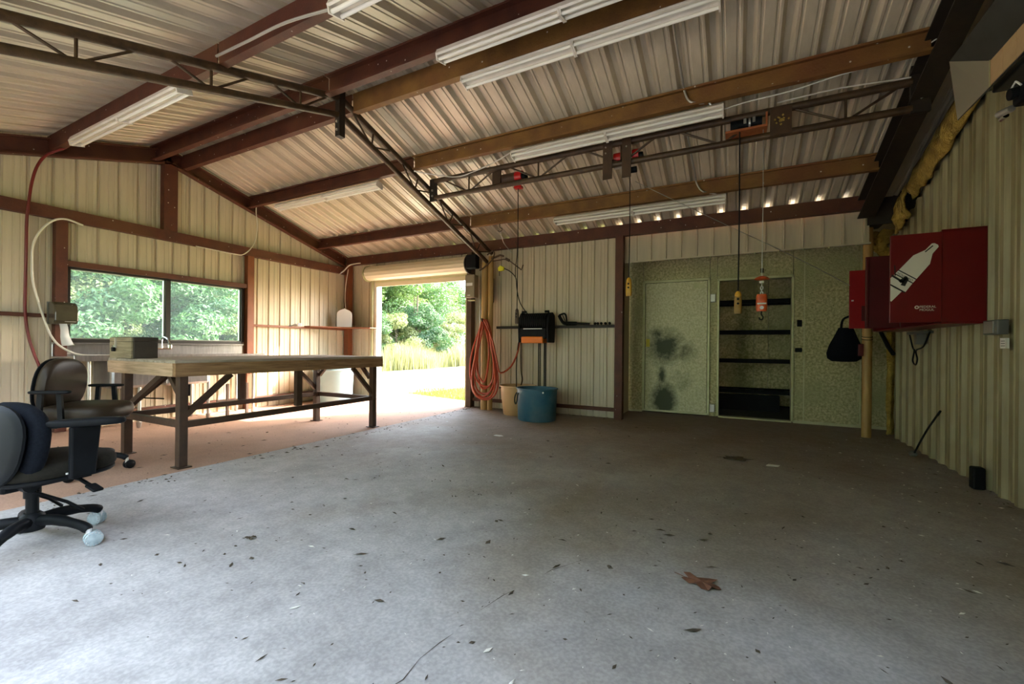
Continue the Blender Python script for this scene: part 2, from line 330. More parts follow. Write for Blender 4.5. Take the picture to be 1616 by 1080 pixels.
def tag(o, label, cat=None, group=None, kind=None):
    o['label'] = label
    if cat: o['category'] = cat
    if group: o['group'] = group
    if kind: o['kind'] = kind
    return o
def thing(name, label, cat, loc=(0, 0, 0), rz=0.0, group=None, kind=None):
    o = bpy.data.objects.new(name, None); COL.objects.link(o); o.empty_display_size = 0.1
    o.location = loc; o.rotation_euler = (0, 0, rz)
    return tag(o, label, cat, group, kind)
def copy_tree(o, parent=None):
    c = o.copy(); COL.objects.link(c)
    if parent is not None: c.parent = parent
    for ch in list(o.children): copy_tree(ch, c)
    return c
def smooth_path(pts, k=6):
    P = [Vector(p) for p in pts]; out = []
    for i in range(len(P) - 1):
        p0 = P[max(i - 1, 0)]; p1 = P[i]; p2 = P[i + 1]; p3 = P[min(i + 2, len(P) - 1)]
        for j in range(k):
            t = j / k
            out.append(0.5 * ((2 * p1) + (p2 - p0) * t + (2 * p0 - 5 * p1 + 4 * p2 - p3) * t * t + (3 * p1 - p0 - 3 * p2 + p3) * t ** 3))
    out.append(P[-1]); return out
# ------------------------------------------------------------------ the building
XL, XR, YB, YF = -6.80, 1.64, 6.10, -0.30
def roofz(y): return 3.62 - 0.30 * abs(y - 3.0)
RP = 0.2545                                     # roof rib pitch
ROOFPROF = [(0.0, 0.0), (0.035, 0.0), (0.042, 0.007), (0.056, 0.007), (0.063, 0.0), (0.080, 0.0), (0.106, 0.046), (0.148, 0.046), (0.174, 0.0),
            (0.191, 0.0), (0.198, 0.007), (0.212, 0.007), (0.219, 0.0)]
def struct(o, label): return tag(o, label, kind='structure')
ceiling = bpy.data.objects.new('ceiling', None); COL.objects.link(ceiling); ceiling.location = (0, 0, 0)
struct(ceiling, 'ribbed cream metal roof seen from below, rising to a ridge')
def roof_mesh(sgn):
    mb = MB(); P = []; Q = []
    for k in range(3):
        for u, n in ROOFPROF: P.append((k * RP + u, n))
    P.append((3 * RP, 0))
    y0, y1 = (3.0, 6.22) if sgn > 0 else (3.0, -0.34)
    A = [(u, y0, roofz(y0) + n) for u, n in P]; B = [(u, y1, roofz(y1) + n) for u, n in P]
    if sgn > 0: mb.sheet(A, B)
    else: mb.sheet(B, A)
    return mb
x_start = 0.076 - 0.127 - RP * 27
for sgn in (1, -1):
    first = None
    for i in range(12):
        if first is None:
            o = roof_mesh(sgn).build('roof_panel', roof_m, ceiling, local=True); first = o
        else:
            o = first.copy(); COL.objects.link(o)
        o.location = (x_start + i * 3 * RP, 0, 0)
MB().sheet([(x_start, 2.75, roofz(2.75) + .05), (x_start, 3.0, 3.68), (x_start, 3.25, roofz(3.25) + .05)], [(2.3, 2.75, roofz(2.75) + .05), (2.3, 3.0, 3.68), (2.3, 3.25, roofz(3.25) + .05)]).build('ridge_cap', roof_m, ceiling, local=True)

WP = 0.1935
WPROF = [(0.0, 0), (0.060, 0), (0.064, 0.004), (0.074, 0.004), (0.078, 0), (0.115, 0), (0.119, 0.004), (0.129, 0.004), (0.133, 0), (0.158, 0), (0.165, 0.020), (0.182, 0.020), (0.189, 0)]
RPROF = [(0.0, 0), (0.045, 0), (0.06, 0.022), (0.085, 0.022), (0.10, 0), (0.12, 0), (0.128, .008), (0.142, .008), (0.15, 0)]
def wall_panels(parent, org, ud, nd, u0, u1, zlo, zhi, m, prof=WPROF, pitch=WP, phase=0.0, per=4):
    """ribbed sheets along ud, ribs pointing along nd; each sheet is an object of its own"""
    org = Vector(org); ud = Vector(ud); nd = Vector(nd)
    k0 = math.floor((u0 - phase) / (pitch * per)); edges = []
    a = u0
    while a < u1 - 1e-4:
        k0 += 1; b = min(u1, phase + k0 * pitch * per)
        if b - a > 0.02:
            pts = [(a, 0.0)]
            j = math.floor((a - phase) / pitch)
            while phase + j * pitch < b:
                for u, n in prof:
                    uu = phase + j * pitch + u
                    if a + 1e-4 < uu < b - 1e-4: pts.append((uu, n))
                j += 1
            pts.append((b, 0.0))
            A = []; B = []
            for u, n in pts:
                p = org + ud * u + nd * n
                lo = zlo(u) if callable(zlo) else zlo; hi = zhi(u) if callable(zhi) else zhi
                A.append((p.x, p.y, lo)); B.append((p.x, p.y, hi))
            MB().sheet(A, B).build('wall_panel', m, parent, local=True)
        a = b
def wall(name, label):
    o = bpy.data.objects.new(name, None); COL.objects.link(o); return struct(o, label)
wall_left = wall('wall_left', 'cream ribbed metal gable wall with the wide window')
WY0, WY1, WZ0, WZ1 = 2.03, 3.99, 1.03, 1.855
gz = lambda u: roofz(u) + .02
PHL = 1.916 - 0.174
wall_panels(wall_left, (XL, 0, 0), (0, 1, 0), (-1, 0, 0), YF, WY0, -0.05, gz, wall_m, phase=PHL - 4 * .774)
wall_panels(wall_left, (XL, 0, 0), (0, 1, 0), (-1, 0, 0), WY0, WY1, WZ1, gz, wall_m, phase=PHL - 4 * .774)
wall_panels(wall_left, (XL, 0, 0), (0, 1, 0), (-1, 0, 0), WY0, WY1, -0.05, WZ0, wall_m, phase=PHL - 4 * .774)
wall_panels(wall_left, (XL, 0, 0), (0, 1, 0), (-1, 0, 0), WY1, YB + .05, -0.05, gz, wall_m, phase=PHL - 4 * .774)
wall_back = wall('wall_back', 'cream ribbed metal wall with the roll-up doorway')
DX0, DX1, DZ = -6.06, -4.0, 2.20
PHB = -2.981 - 0.174
BZ = 2.695
wall_panels(wall_back, (0, YB, 0), (1, 0, 0), (0, 1, 0), XL - .05, DX0, -0.05, BZ, wall_m, phase=PHB - 8 * .774)
wall_panels(wall_back, (0, YB, 0), (1, 0, 0), (0, 1, 0), DX0, DX1, DZ, BZ, wall_m, phase=PHB - 8 * .774)
wall_panels(wall_back, (0, YB, 0), (1, 0, 0), (0, 1, 0), DX1, -1.45, -0.02, BZ, wall_m, phase=PHB - 8 * .774)
# header band above the cold room
wall_panels(wall_back, (0, YB + .03, 0), (1, 0, 0), (0, -1, 0), -1.56, 1.32, 2.205, 2.60, wall_m, phase=-1.39 - .03 - .774, prof=[(0, 0), (.165, 0), (.170, .022), (.188, .022), (.193, 0)])
MB().box(-1.40, 1.33, YB + .0, YB + .035, 2.19, 2.208).build('header_edge_strip', wall_m, wall_back, local=True)
for i in range(11):
    MB().lathe([(.012, 0), (.012, .012), (.004, .02)], 8, (-1.3 + i * .25, YB + .0, 2.19), Matrix.Rotation(math.pi, 3, 'X')).build('screw_head', galvflat_m, wall_back, local=True, smooth=True)
wall_right = wall('wall_right', 'tan corrugated metal wall behind the red cabinet, shade painted into its colour')
PHR = 3.967 - .0725
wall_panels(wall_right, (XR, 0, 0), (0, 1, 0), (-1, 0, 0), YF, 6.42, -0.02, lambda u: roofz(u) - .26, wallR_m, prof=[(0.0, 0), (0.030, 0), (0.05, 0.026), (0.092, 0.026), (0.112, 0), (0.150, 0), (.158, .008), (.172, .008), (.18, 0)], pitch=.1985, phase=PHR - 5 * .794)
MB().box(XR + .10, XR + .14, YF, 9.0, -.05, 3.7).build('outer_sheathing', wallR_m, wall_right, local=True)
wall_front = wall('wall_front', 'metal front wall around the wide open bay')
FX0, FX1, FZ = -5.3, 0.0, 2.62
wall_panels(wall_front, (0, YF, 0), (1, 0, 0), (0, -1, 0), XL - .05, FX0, -0.05, 2.66, wall_m, phase=-8)
wall_panels(wall_front, (0, YF, 0), (1, 0, 0), (0, -1, 0), FX1, XR + .12, -0.05, 2.66, wall_m, phase=-8)

# floors
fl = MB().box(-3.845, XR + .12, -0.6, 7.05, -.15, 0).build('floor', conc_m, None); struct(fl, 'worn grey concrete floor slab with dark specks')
fl2 = MB().box(XL - .1, -3.858, -0.6, 6.16, -.15, -0.004).build('floor', sand_m, None); struct(fl2, 'sandy brown slab along the window wall')
cracks = ([(-.90, .92), (-.87, 1.0), (-.885, 1.09), (-.88, 1.18), (-.868, 1.24)], [(-.85, 1.40), (-.815, 1.53), (-.80, 1.57)], [(-.74, 1.75), (-.72, 1.80), (-.66, 1.90), (-.61, 2.0)])
for cr in cracks:
    P = []; Q = []
    for i, (x, y) in enumerate(cr):
        wv = 0.0014 * (1 + .6 * math.sin(i * 2.3)) * (.3 if i in (0, len(cr) - 1) else 1); P.append((x - wv + .005 * math.sin(i * 5), y, .0012)); Q.append((x + wv + .005 * math.sin(i * 5), y, .0012))
    MB().sheet(P, Q).build('crack', crumb_m, fl)

# ---- steel frame
def cchan(mb, a, b, depth, flange, side, t=0.006, lip=0.018, up=(0, 0, 1)):
    """C channel from a to b; a,b lie on the top edge of the web; flanges point to side (+1/-1 along d x up)"""
    a = Vector(a); b = Vector(b); d = (b - a).normalized(); u = Vector(up); s_ = d.cross(u).normalized() * side; u = s_.cross(d) * (1 if s_.cross(d).z > 0 else -1)
    prof = [(0, 0), (flange, 0), (flange, -lip), (flange - t, -lip), (flange - t, -t), (t, -t), (t, -depth + t), (flange - t, -depth + t), (flange - t, -depth + lip), (flange, -depth + lip), (flange, -depth), (0, -depth)]
    mb.prism([a + s_ * p + u * q for p, q in prof], b - a); return mb
TX = -3.50                                       # truss frame
purl = [('back middle purlin', 4.10, 1), ('back low purlin', 5.36, 1), ('front middle purlin', 1.86, -1), ('front low purlin', 0.60, -1)]
for nm, y, sd in purl:
    z = roofz(y) - .004
    for (xa, xb, m_, dz, wh) in ((XL + .02, TX, rust_m, .02, 'between the window wall and the truss'), (TX + .02, 1.22, rusty_m if sd > 0 else rust_m, 0, 'over the cold room bay')):
        o = cchan(MB(), (xa, y, z), (xb, y, z), .165, .06, 1 if sd > 0 else -1).build('roof_purlin', m_, None)
        struct(o, 'rust brown steel channel, %s %s' % (nm, wh))
for y, sd in ((2.86, 1), (3.14, -1)):
    for xa, xb, wh in ((XL + .02, TX, 'on the window wall side'), (TX + .02, 1.22, 'on the cabinet wall side')):
        o = cchan(MB(), (xa, y, 3.56), (xb, y, 3.56), .185, .065, sd).build('ridge_purlin', rust_m if xa < -5 else (rust_m if sd > 0 else rusty_m), None)
        struct(o, 'rust red ridge channel, %s of the pair, %s' % ('front' if sd > 0 else 'back', wh))
for xa, xb, wh, m_ in ((XL + .02, TX, 'above the roll-up doorway', rust_m), (TX, 1.30, 'above the cold room', rust_m)):
    o = cchan(MB(), (xa, 5.985, 2.705), (xb, 5.985, 2.705), .155, .085, -1).build('eave_beam', m_, None); struct(o, 'dark red eave channel ' + wh)
o = cchan(MB(), (XL + .02, .03, 2.705), (1.3, .03, 2.705), .155, .085, 1).build('eave_beam', rust_m, None); struct(o, 'dark red eave channel over the front bay')
# window gable: rafters, girt, posts
for y1, wh in ((5.97, 'back'), (0.03, 'front')):
    o = cchan(MB(), (XL + .03, 3.0, 3.585), (XL + .03, y1, roofz(y1) - .035), .19, .08, 1 if y1 > 3 else -1).build('gable_rafter', rust_m, None)
    struct(o, 'rust brown %s rafter along the gable wall' % wh)
o = cchan(MB(), (XL + .10, YF + .1, 2.505), (XL + .10, 5.93, 2.495), .13, .08, -1).build('wall_girt', rust_m, None); struct(o, 'rust brown girt crossing the window wall above the window')
def column(name, x0, x1, y0, y1, z0, z1, m_, label):
    mb = MB().box(x0, x1, y0, y1, z0, z1)
    return struct(mb.build(name, m_, None, bevel=.004), label)
column('window_column', XL + .01, XL + .11, 1.91, 2.01, 0, 2.375, rust_m, 'rust brown column on the far left of the window')
column('window_column', XL + .01, XL + .10, 4.03, 4.13, 0, 2.375, rustw_m, 'rust red column between window and corner')
column('gable_post', XL + .01, XL + .11, 2.92, 3.08, 2.50, 3.40, rust_m, 'short rust brown post below the gable peak')
column('corner_column', XL + .04, XL + .15, 5.93, 6.04, 0, 2.56, rustw_m, 'rust red corner column behind the white arched board')
column('wall_column', -1.50, -1.39, 5.98, 6.09, 0, 2.56, rust_m, 'rust brown column beside the cold room')
column('window_header', XL + .01, XL + .09, 2.01, 4.03, 1.865, 1.93, rust_m, 'rust brown rail along the top of the window')
column('wall_girt', XL + .01, XL + .07, YF + .05, 1.91, 1.275, 1.315, rust_m, 'dark rail on the window wall behind the white hose')
column('wall_girt', XL + .01, XL + .06, 4.13, 5.93, 1.285, 1.315, rustw_m, 'thin rust rail running to the corner shelf')
column('base_rail', XL + .01, XL + .08, YF + .05, 5.93, 0.13, 0.175, rust_m, 'brown rail low on the window wall')
column('wall_girt', -3.42, -1.50, 6.03, 6.09, 1.285, 1.325, black_steel, 'dark rail carrying the hose reel on the back wall')
column('base_rail', -3.98, -1.50, 6.03, 6.085, 0.10, 0.15, rust_m, 'dark rail low on the back wall behind the tubs')
# roll-up doorway surround
column('door_column', -3.955, -3.86, 5.97, 6.085, 0, 2.55, brownpl_m, 'dark brown column right of the roll-up doorway')
# right-hand frame rafter
mb = MB()
for y1 in (6.05, 0.0):
    a = V(1.26, 3.0, 3.555); b = V(1.26, y1, roofz(y1) - .065)
    up = (b - a).cross(V(1, 0, 0)).normalized(); up = up if up.z > 0 else -up
    for dz, ww, hh in ((0, .15, .012), (-.19, .15, .012), (-.095, .012, .19)):
        mb.bar(a + up * dz, b + up * dz, ww, hh, up)
o = mb.build('right_rafter', black_steel, None); struct(o, 'near-black steel rafter beside the corrugated right wall')
o = MB().tube([(1.34, 6.27, 0), (1.34, 6.27, 2.52)], .047, 16).build('pipe_column', tanpipe_m, None, smooth=True); struct(o, 'tan pipe column beside the red cabinet')
o = MB().box(1.22, 1.45, 6.15, 6.35, 2.40, 2.60).build('column_bracket', black_steel, None, bevel=.01); struct(o, 'black bracket on top of the tan pipe column')
for x, r in ((-3.545, .052), (-3.44, .042)):
    o = MB().tube([(x, 5.88, 0), (x, 5.88, 2.33 if x < -3.5 else 2.42)], r, 16).build('pipe_column', tanpipe_m, None, smooth=True)
    struct(o, 'tan pipe column under the truss, %s' % ('with the hose coil on it' if x < -3.5 else 'slimmer one of the pair'))
# pipe truss
def truss(name, label, A, B, TU, TL, n, m_=truss_m, rw=.010):
    """A,B: (upper,lower) end points"""
    t = thing(name, label, 'truss', (A[1][0], A[1][1], A[1][2]), kind='structure')
    MB().tube([A[0], B[0]], TU, 12).build('upper_chord', m_, t, smooth=True)
    MB().tube([A[1], B[1]], TL, 12).build('lower_chord', m_, t, smooth=True)
    A = [Vector(p) for p in A]; B = [Vector(p) for p in B]
    for i in range(n):
        f0 = (i + .12) / n; f1 = (i + .55) / n; f2 = (i + .95) / n
        MB().tube([A[0].lerp(B[0], f0), A[1].lerp(B[1], f1)], rw, 6).build('web_rod', m_, t)
        MB().tube([A[0].lerp(B[0], f1), A[1].lerp(B[1], f1)], rw, 6).build('web_rod', m_, t)
        if i < n - 1 or True:
            MB().tube([A[1].lerp(B[1], f1), A[0].lerp(B[0], f2)], rw, 6).build('web_rod', m_, t)
    return t
t = truss('roof_truss', 'brown pipe truss sloping from the ridge down to the roll-up doorway', ((TX, 3.03, 3.44), (TX, 3.03, 3.27)), ((TX, 6.00, 2.50), (TX, 5.86, 2.335)), .030, .030, 4)
t2 = truss('roof_truss', 'dark pipe truss running from the ridge towards the viewer', ((TX, 2.97, 3.44), (TX, 2.97, 3.27)), ((TX, 0.0, 2.50), (TX, 0.0, 2.32)), .032, .030, 4)
MB().box(TX - .03, TX + .03, 2.965, 3.035, 3.06, 3.56).build('ridge_plate', black_steel, t)
for k in range(2): MB().lathe([(.012, 0), (.012, .012)], 8, (TX, 2.965, 3.12 + k * .08), Matrix.Rotation(math.pi / 2, 3, 'X')).build('bolt', zinc_m, t)
# hoist beam: pipe truss across the bay
hb = truss('hoist_beam_truss', 'brown pipe truss crossing the cold room bay and carrying the hoists', ((-3.40, 4.40, 3.09), (-3.40, 4.40, 2.88)), ((1.20, 4.40, 3.09), (1.20, 4.40, 2.88)), .032, .030, 5)
MB().box(-3.48, -3.38, 4.385, 4.415, 2.84, 3.12).build('end_plate', black_steel, hb)
MB().box(1.19, 1.31, 4.38, 4.42, 2.84, 3.24).build('end_plate', black_steel, hb)
for x, z in ((-3.43, 2.90), (-3.43, 2.97), (1.25, 2.95)):
    MB().lathe([(.014, 0), (.014, .012)], 8, (x, 4.38, z), Matrix.Rotation(math.pi / 2, 3, 'X')).build('bolt', zinc_m, hb)

# insulation peeking out between the lining and the roof
def lumpy_strip(P, Q, n, amp, name, label, grp=None):
    """thick ragged strip between two polylines"""
    mb = MB(); rr = random.Random(17 + len(P) + int(P[0][2] * 100)); A = smooth_path(P, n); B = smooth_path(Q, n); cols = 5; rows = len(A)
    vs = []
    for i in range(rows):
        for j in range(cols + 1):
            p = A[i].lerp(B[i], j / cols)
            k = math.sin(math.pi * j / cols)
            vs.append(p + V(-(.02 + .05 * k) + rr.uniform(-amp, amp), rr.uniform(-amp, amp), rr.uniform(-amp, amp)))
    fs = []
    for i in range(rows - 1):
        for j in range(cols): fs.append((i * (cols + 1) + j, i * (cols + 1) + j + 1, (i + 1) * (cols + 1) + j + 1, (i + 1) * (cols + 1) + j))
    mb.add(vs, fs); o = mb.build(name, insul_m, None, smooth=True, solid=.02); return tag(o, label, 'insulation', grp)
lumpy_strip([(1.60, y, roofz(y) - .05) for y in (2.8, 3.6, 4.4, 5.1, 5.7)], [(1.60, y, roofz(y) - .31 + .03 * math.sin(y * 7)) for y in (2.8, 3.6, 4.4, 5.1, 5.7)], 8, .018, 'insulation_batt', 'ragged yellow insulation strip sloping along the top of the right wall')
lumpy_strip([(1.60, y, roofz(y) - .04) for y in (5.78, 5.95, 6.12)], [(1.58, y, roofz(y) - .40 + .05 * math.sin(y * 19)) for y in (5.78, 5.95, 6.12)], 6, .02, 'insulation_batt', 'torn yellow insulation tuft at the foot of the sloping strip')
lumpy_strip([(1.46, 6.55, 2.40), (1.55, 6.55, 2.42), (1.66, 6.55, 2.40)], [(1.50, 6.55, 2.16), (1.57, 6.55, 2.10), (1.66, 6.55, 2.12)], 4, .02, 'insulation_batt', 'yellow insulation lump behind the tan pipe column top')
lumpy_strip([(1.63, 6.46, z) for z in (2.2, 1.6, 1.0, .5, .02)], [(1.66, 6.50, z) for z in (2.2, 1.6, 1.0, .5, .02)], 6, .008, 'insulation_batt', 'narrow yellow insulation edge standing at the end of the right wall')

# window
win = thing('window_1', 'wide two-pane aluminium slider window looking onto the woods', None, (XL, 3.0, WZ0), kind='structure')
fr = mat('dark_window_frame', (0.018, 0.015, 0.012), rough=0.45); sash_m = mat('sash_aluminium', (0.42, 0.43, 0.36), rough=.35, metal=.6)
for a in ((WY0 - .02, WY0 + .022, WZ0, WZ1), (WY1 - .022, WY1 + .02, WZ0, WZ1), (2.985, 3.035, WZ0, WZ1), (WY0, WY1, WZ0 - .045, WZ0 + .012), (WY0, WY1, WZ1 - .012, WZ1 + .02)):
    MB().box(XL - .03, XL + .045, *a).build('frame_bar', fr, win)
for a in ((2.965, 2.985, WZ0 + .012, WZ1 - .012), (WY1 - .036, WY1 - .022, WZ0 + .012, WZ1 - .012), (WY0 + .022, WY1 - .022, WZ1 - .02, WZ1 - .012), (WY0 + .022, WY1 - .022, WZ0 + .012, WZ0 + .022)):
    MB().box(XL - .012, XL + .02, *a).build('sash_bar', sash_m, win)
for a in ((WY0 + .02, 2.985), (3.035, WY1 - .02)):
    MB().box(XL - .004, XL + .002, a[0], a[1], WZ0 + .01, WZ1 - .01).build('pane', glass_m, win)

# roll-up door
dr = thing('door_1', 'rolled-up cream steel door above the open doorway with its operator', None, (-5.0, 5.95, 0), kind='structure')
mb = MB()
prof = []
for k in range(26):
    a = 2 * math.pi * k / 26; prof.append((a, .128 + (.006 if k % 2 else 0)))
ring = [(math.cos(a) * r, math.sin(a) * r) for a, r in prof]
mb.prism([(-6.10, 5.92 + c, 2.335 + s_) for c, s_ in ring], (2.22, 0, 0)); mb.build('rolled_curtain', rolldoor_m, dr)
for x0 in (-6.125, -3.885):
    MB().prism([(x0, 5.92 + math.cos(2 * math.pi * k / 24) * .15, 2.335 + math.sin(2 * math.pi * k / 24) * .15) for k in range(24)], (.02, 0, 0)).build('end_bracket', galvflat_m if x0 < -5 else black_steel, dr)
MB().box(-6.04, -4.0, 6.02, 6.05, 2.10, 2.215).build('curtain_bottom', rolldoor_m, dr)
MB().box(-6.04, -4.0, 6.005, 6.06, 2.175, 2.195).build('bottom_bar', galvflat_m, dr)
MB().box(-6.115, -6.075, 5.99, 6.09, 0, 2.24).build('guide_rail', galvflat_m, dr, bevel=.004)
MB().box(-6.075, -6.01, 6.03, 6.16, 0, 2.21).build('jamb', jamb_m, dr, bevel=.004)
MB().box(-3.985, -3.955, 5.985, 6.10, 0, 2.24).build('guide_rail', galvflat_m, dr, bevel=.004)
MB().box(-4.01, -3.985, 6.03, 6.16, 0, 2.21).build('jamb', galvflat_m, dr, bevel=.004)
MB().box(-3.84, -3.65, 5.76, 5.88, 2.24, 2.46).build('gear_housing', black_m, dr, bevel=.015)
ob = MB().box(-3.82, -3.645, 5.72, 5.84, 1.77, 2.13).build('operator_box', opbox_m, dr, bevel=.01)
MB().box(-3.79, -3.68, 5.716, 5.722, 1.955, 2.0).build('nameplate', white_m, ob)
MB().box(-3.77, -3.72, 5.716, 5.722, 1.80, 1.812).build('nameplate', white_m, ob)
MB().box(-3.78, -3.66, 5.74, 5.80, 1.72, 1.735).build('bracket_lip', galvflat_m, ob)
MB().box(-3.63, -3.47, 5.93, 6.05, 1.70, 2.11).build('motor_body', black_m, dr, bevel=.02)
for z in (1.78, 1.88, 2.02): MB().tube([(-3.60, 5.92, z), (-3.50, 5.92, z + .01)], .012, 8).build('terminal', zinc_m, dr)
MB().tube([(-3.585, 5.80, 1.90), (-3.585, 5.80, 0.35)], .006, 6).build('pull_chain', zinc_m, dr)
# ------------------------------------------------------------------ cold room (walk-in cooler) behind the back wall
CY = 6.97
ck = thing('walk_in_cooler', 'walk-in cold room with pebbled galvanised panels, one shut door and one open doorway', 'cold room', (-0.815, CY, 0))
def cbox(name, m_, *b, bevel=0.0, par=None, label=None): return MB().box(*b).build(name, m_, par or ck, bevel=bevel, label=label)
T = .09
cbox('front_panel', galv_m, -1.56, -1.30, CY, CY + T, 0.01, 2.62)
cbox('front_panel', galv_m, -1.295, -0.345, CY, CY + T, 2.03, 2.62)
cbox('front_panel', galv_m, -0.34, -0.245, CY, CY + T, 0.01, 2.62)
cbox('front_panel', galv_m, -0.24, 0.69, CY, CY + T, 2.01, 2.62)
cbox('front_panel', galv_m, 0.695, 0.815, CY, CY + T, 0.01, 2.62)
cbox('front_panel', galv_m, 0.82, 1.42, CY, CY + T, 0.01, 2.62)
cbox('front_panel', galv_m, 1.425, 1.76, CY, CY + T, 0.01, 2.62)
cbox('seam_strip', galvflat_m, 0.812, 0.824, CY - .004, CY + .01, 0.01, 2.6)
cbox('seam_strip', galvflat_m, 1.415, 1.43, CY - .006, CY + .01, 0.01, 2.6)
cbox('base_strip', galvflat_m, 0.70, 1.76, CY - .012, CY, 0.0, 0.035)
cbox('base_strip', galvflat_m, -1.50, -1.30, CY - .012, CY, 0.0, 0.03)
# shut door
for b in ((-1.30, -1.262, 0.02, 2.045), (-0.372, -0.338, 0.02, 2.045), (-1.30, -0.338, 2.008, 2.045), (-1.30, -0.338, 0.02, 0.05)):
    cbox('door_frame', galvflat_m, b[0], b[1], CY - .028, CY + .02, b[2], b[3], bevel=.004)
for b in ((-1.264, -1.256, .05, 2.01), (-.378, -.370, .05, 2.01), (-1.26, -.37, 2.002, 2.012)): cbox('door_shadow_line', grime_m, b[0], b[1], CY - .024, CY + .01, b[2], b[3])  # dark strips drawn for the shadow lines round the door
dk = cbox('door', galvdoor_m, -1.262, -0.372, CY - .02, CY + .06, 0.05, 2.008)
for z in (0.13, 1.74):
    h = cbox('hinge', zinc_m, -0.335, -0.265, CY - .04, CY, z - .06, z + .06, bevel=.008, par=dk)
cbox('sticker', yelsticker_m, -1.245, -1.19, CY - .0225, CY - .02, 1.02, 1.14, par=dk, label='small yellow sticker')
cbox('sticker', galvflat_m, -0.56, -0.42, CY - .0225, CY - .02, 1.90, 1.97, par=dk, label='pale grey label')
# open doorway trims
for b in ((-0.245, -0.215, 0.02, 2.02), (0.672, 0.70, 0.02, 2.02), (-0.245, 0.70, 1.985, 2.02)):
    cbox('jamb_trim', galvflat_m, b[0], b[1], CY - .025, CY + .12, b[2], b[3], bevel=.004)
cbox('door_closer_plate', black_m, 0.30, 0.335, CY - .03, CY, 2.07, 2.13)
cbox('threshold', galvflat_m, -0.22, 0.68, CY - .01, CY + .12, 0.0, 0.02)
cbox('switch_plate', black_m, 0.735, 0.79, CY - .02, CY, 1.31, 1.40, bevel=.005)
cbox('outlet_plate', black_m, 0.715, 0.795, CY - .02, CY, 0.965, 1.02, bevel=.005)
# interior
cbox('inner_back', grime_m, -1.76, 1.80, 8.83, 8.88, -.1, 2.62)
for i, (a, b) in enumerate(((-1.7, -.75), (-.745, 0.28), (.285, .50), (.505, 1.75))): cbox('inner_panel', galv_m, a, b, 8.75, 8.83, 0.02, 2.54)
cbox('inner_side', galv_m, -1.76, -1.70, CY + T, 8.83, 0, 2.61); cbox('inner_side', galv_m, 1.76, 1.80, CY + T, 8.83, 0, 2.61)
cbox('inner_roof', galv_m, -1.76, 1.80, CY + T, 8.83, 2.54, 2.61); cbox('inner_floor', grime_m, -1.76, 1.80, CY + T, 8.83, -.08, 0.005)
rk = thing('shelving_rack', 'black slatted shelving rack inside the open cold room', 'shelf', (.3, 8.4, 0.005))
for z in (1.78, 1.28, .80, .30):
    s_ = MB().box(-.62, .98, 8.06, 8.10, z - .03, z + .03); s_.box(-.62, .98, 8.52, 8.56, z - .03, z + .03)
    so = s_.build('shelf', black_m, rk)
    for j in range(9): MB().box(-.60 + j * .19, -.52 + j * .19, 8.10, 8.52, z - .008, z + .008).build('slat', black_m, so)
for x in (-.62, .90):
    for y in (8.04, 8.52): MB().box(x, x + .05, y, y + .05, 0.005, 1.95).build('upright', black_m, rk)
cb = MB().box(-.45, .62, 7.95, 8.03, .005, .26).build('kick_board', black_m, rk)
# side cheeks of the recess, roof over it
o = MB().box(-1.56, -1.51, YB + .03, CY - .02, 0, 2.62).build('wall_recess', wall_m, None); struct(o, 'short return wall left of the cold room')
o = MB().box(-1.56, XR + .2, 6.145, 6.965, 2.50, 2.53).build('recess_roof', roof_m, None); struct(o, 'flat deck over the cold room')

o = MB().box(1.30, XR + .14, 6.10, 6.13, 2.40, 2.76).build('eave_filler', black_steel, None); struct(o, 'dark filler strip at the right end of the eave')
# ------------------------------------------------------------------ workbench
greytop_m = mat('grey_bench_top', (0.50, 0.43, 0.36), (0.34, 0.28, 0.22), 5.0, 0.75, 0, 0.4, 30, stretch=(5, .7, 9), detail=8)
wb = thing('workbench', 'long weathered wooden workbench on brown iron legs', 'workbench', (-4.5, 2.92, 0))
for i in range(7):
    x0 = -5.085 + i * .1655
    MB().box(x0, x0 + .160, 1.80, 4.06, .842 - .002 * (i % 2), .866 - .003 * (i % 3)).build('top_plank', greytop_m, wb, bevel=.003)
MB().box(-3.965, -3.925, 1.80, 2.98, .735, .842).build('skirt_board', wood_m, wb, bevel=.003)
MB().box(-3.965, -3.927, 2.984, 4.06, .735, .841).build('skirt_board', wood_m, wb, bevel=.003)
MB().box(-5.085, -5.045, 1.80, 4.06, .735, .842).build('skirt_board', wood_m, wb, bevel=.003)
MB().box(-5.085, -3.966, 1.795, 1.835, .735, .842).build('skirt_board', woodx_lit_m, wb, bevel=.003)
MB().box(-5.045, -3.966, 4.02, 4.06, .735, .842).build('skirt_board', woodx_lit_m, wb, bevel=.003)
for x, y in ((-3.975, 1.87), (-4.90, 1.87), (-3.955, 3.92), (-4.92, 3.88)):
    lg = MB().box(x - .032, x + .032, y - .032, y + .032, 0.006, .735).build('leg', leg_m, wb, bevel=.004)
    MB().box(x - .06, x + .06, y - .05, y + .05, 0, .006).build('foot_plate', leg_m, lg)
def wbar(name, a, b, w_=.045, h_=.05): MB().bar(a, b, w_, h_).build(name, leg_m, wb)
wbar('long_rail', (-3.955, 1.90, .345), (-3.955, 3.89, .355)); wbar('long_rail', (-4.92, 1.90, .345), (-4.92, 3.85, .355))
wbar('end_rail', (-4.87, 1.87, .345), (-4.01, 1.87, .345)); wbar('end_rail', (-4.89, 3.90, .355), (-3.99, 3.90, .355))
wbar('brace', (-3.96, 1.89, .42), (-3.96, 2.24, .735), .035, .045); wbar('brace', (-3.955, 3.90, .42), (-3.955, 3.60, .735), .035, .045)
wbar('brace', (-4.92, 1.89, .42), (-4.92, 2.24, .735), .035, .045); wbar('brace', (-4.92, 3.87, .42), (-4.92, 3.55, .735), .035, .045)
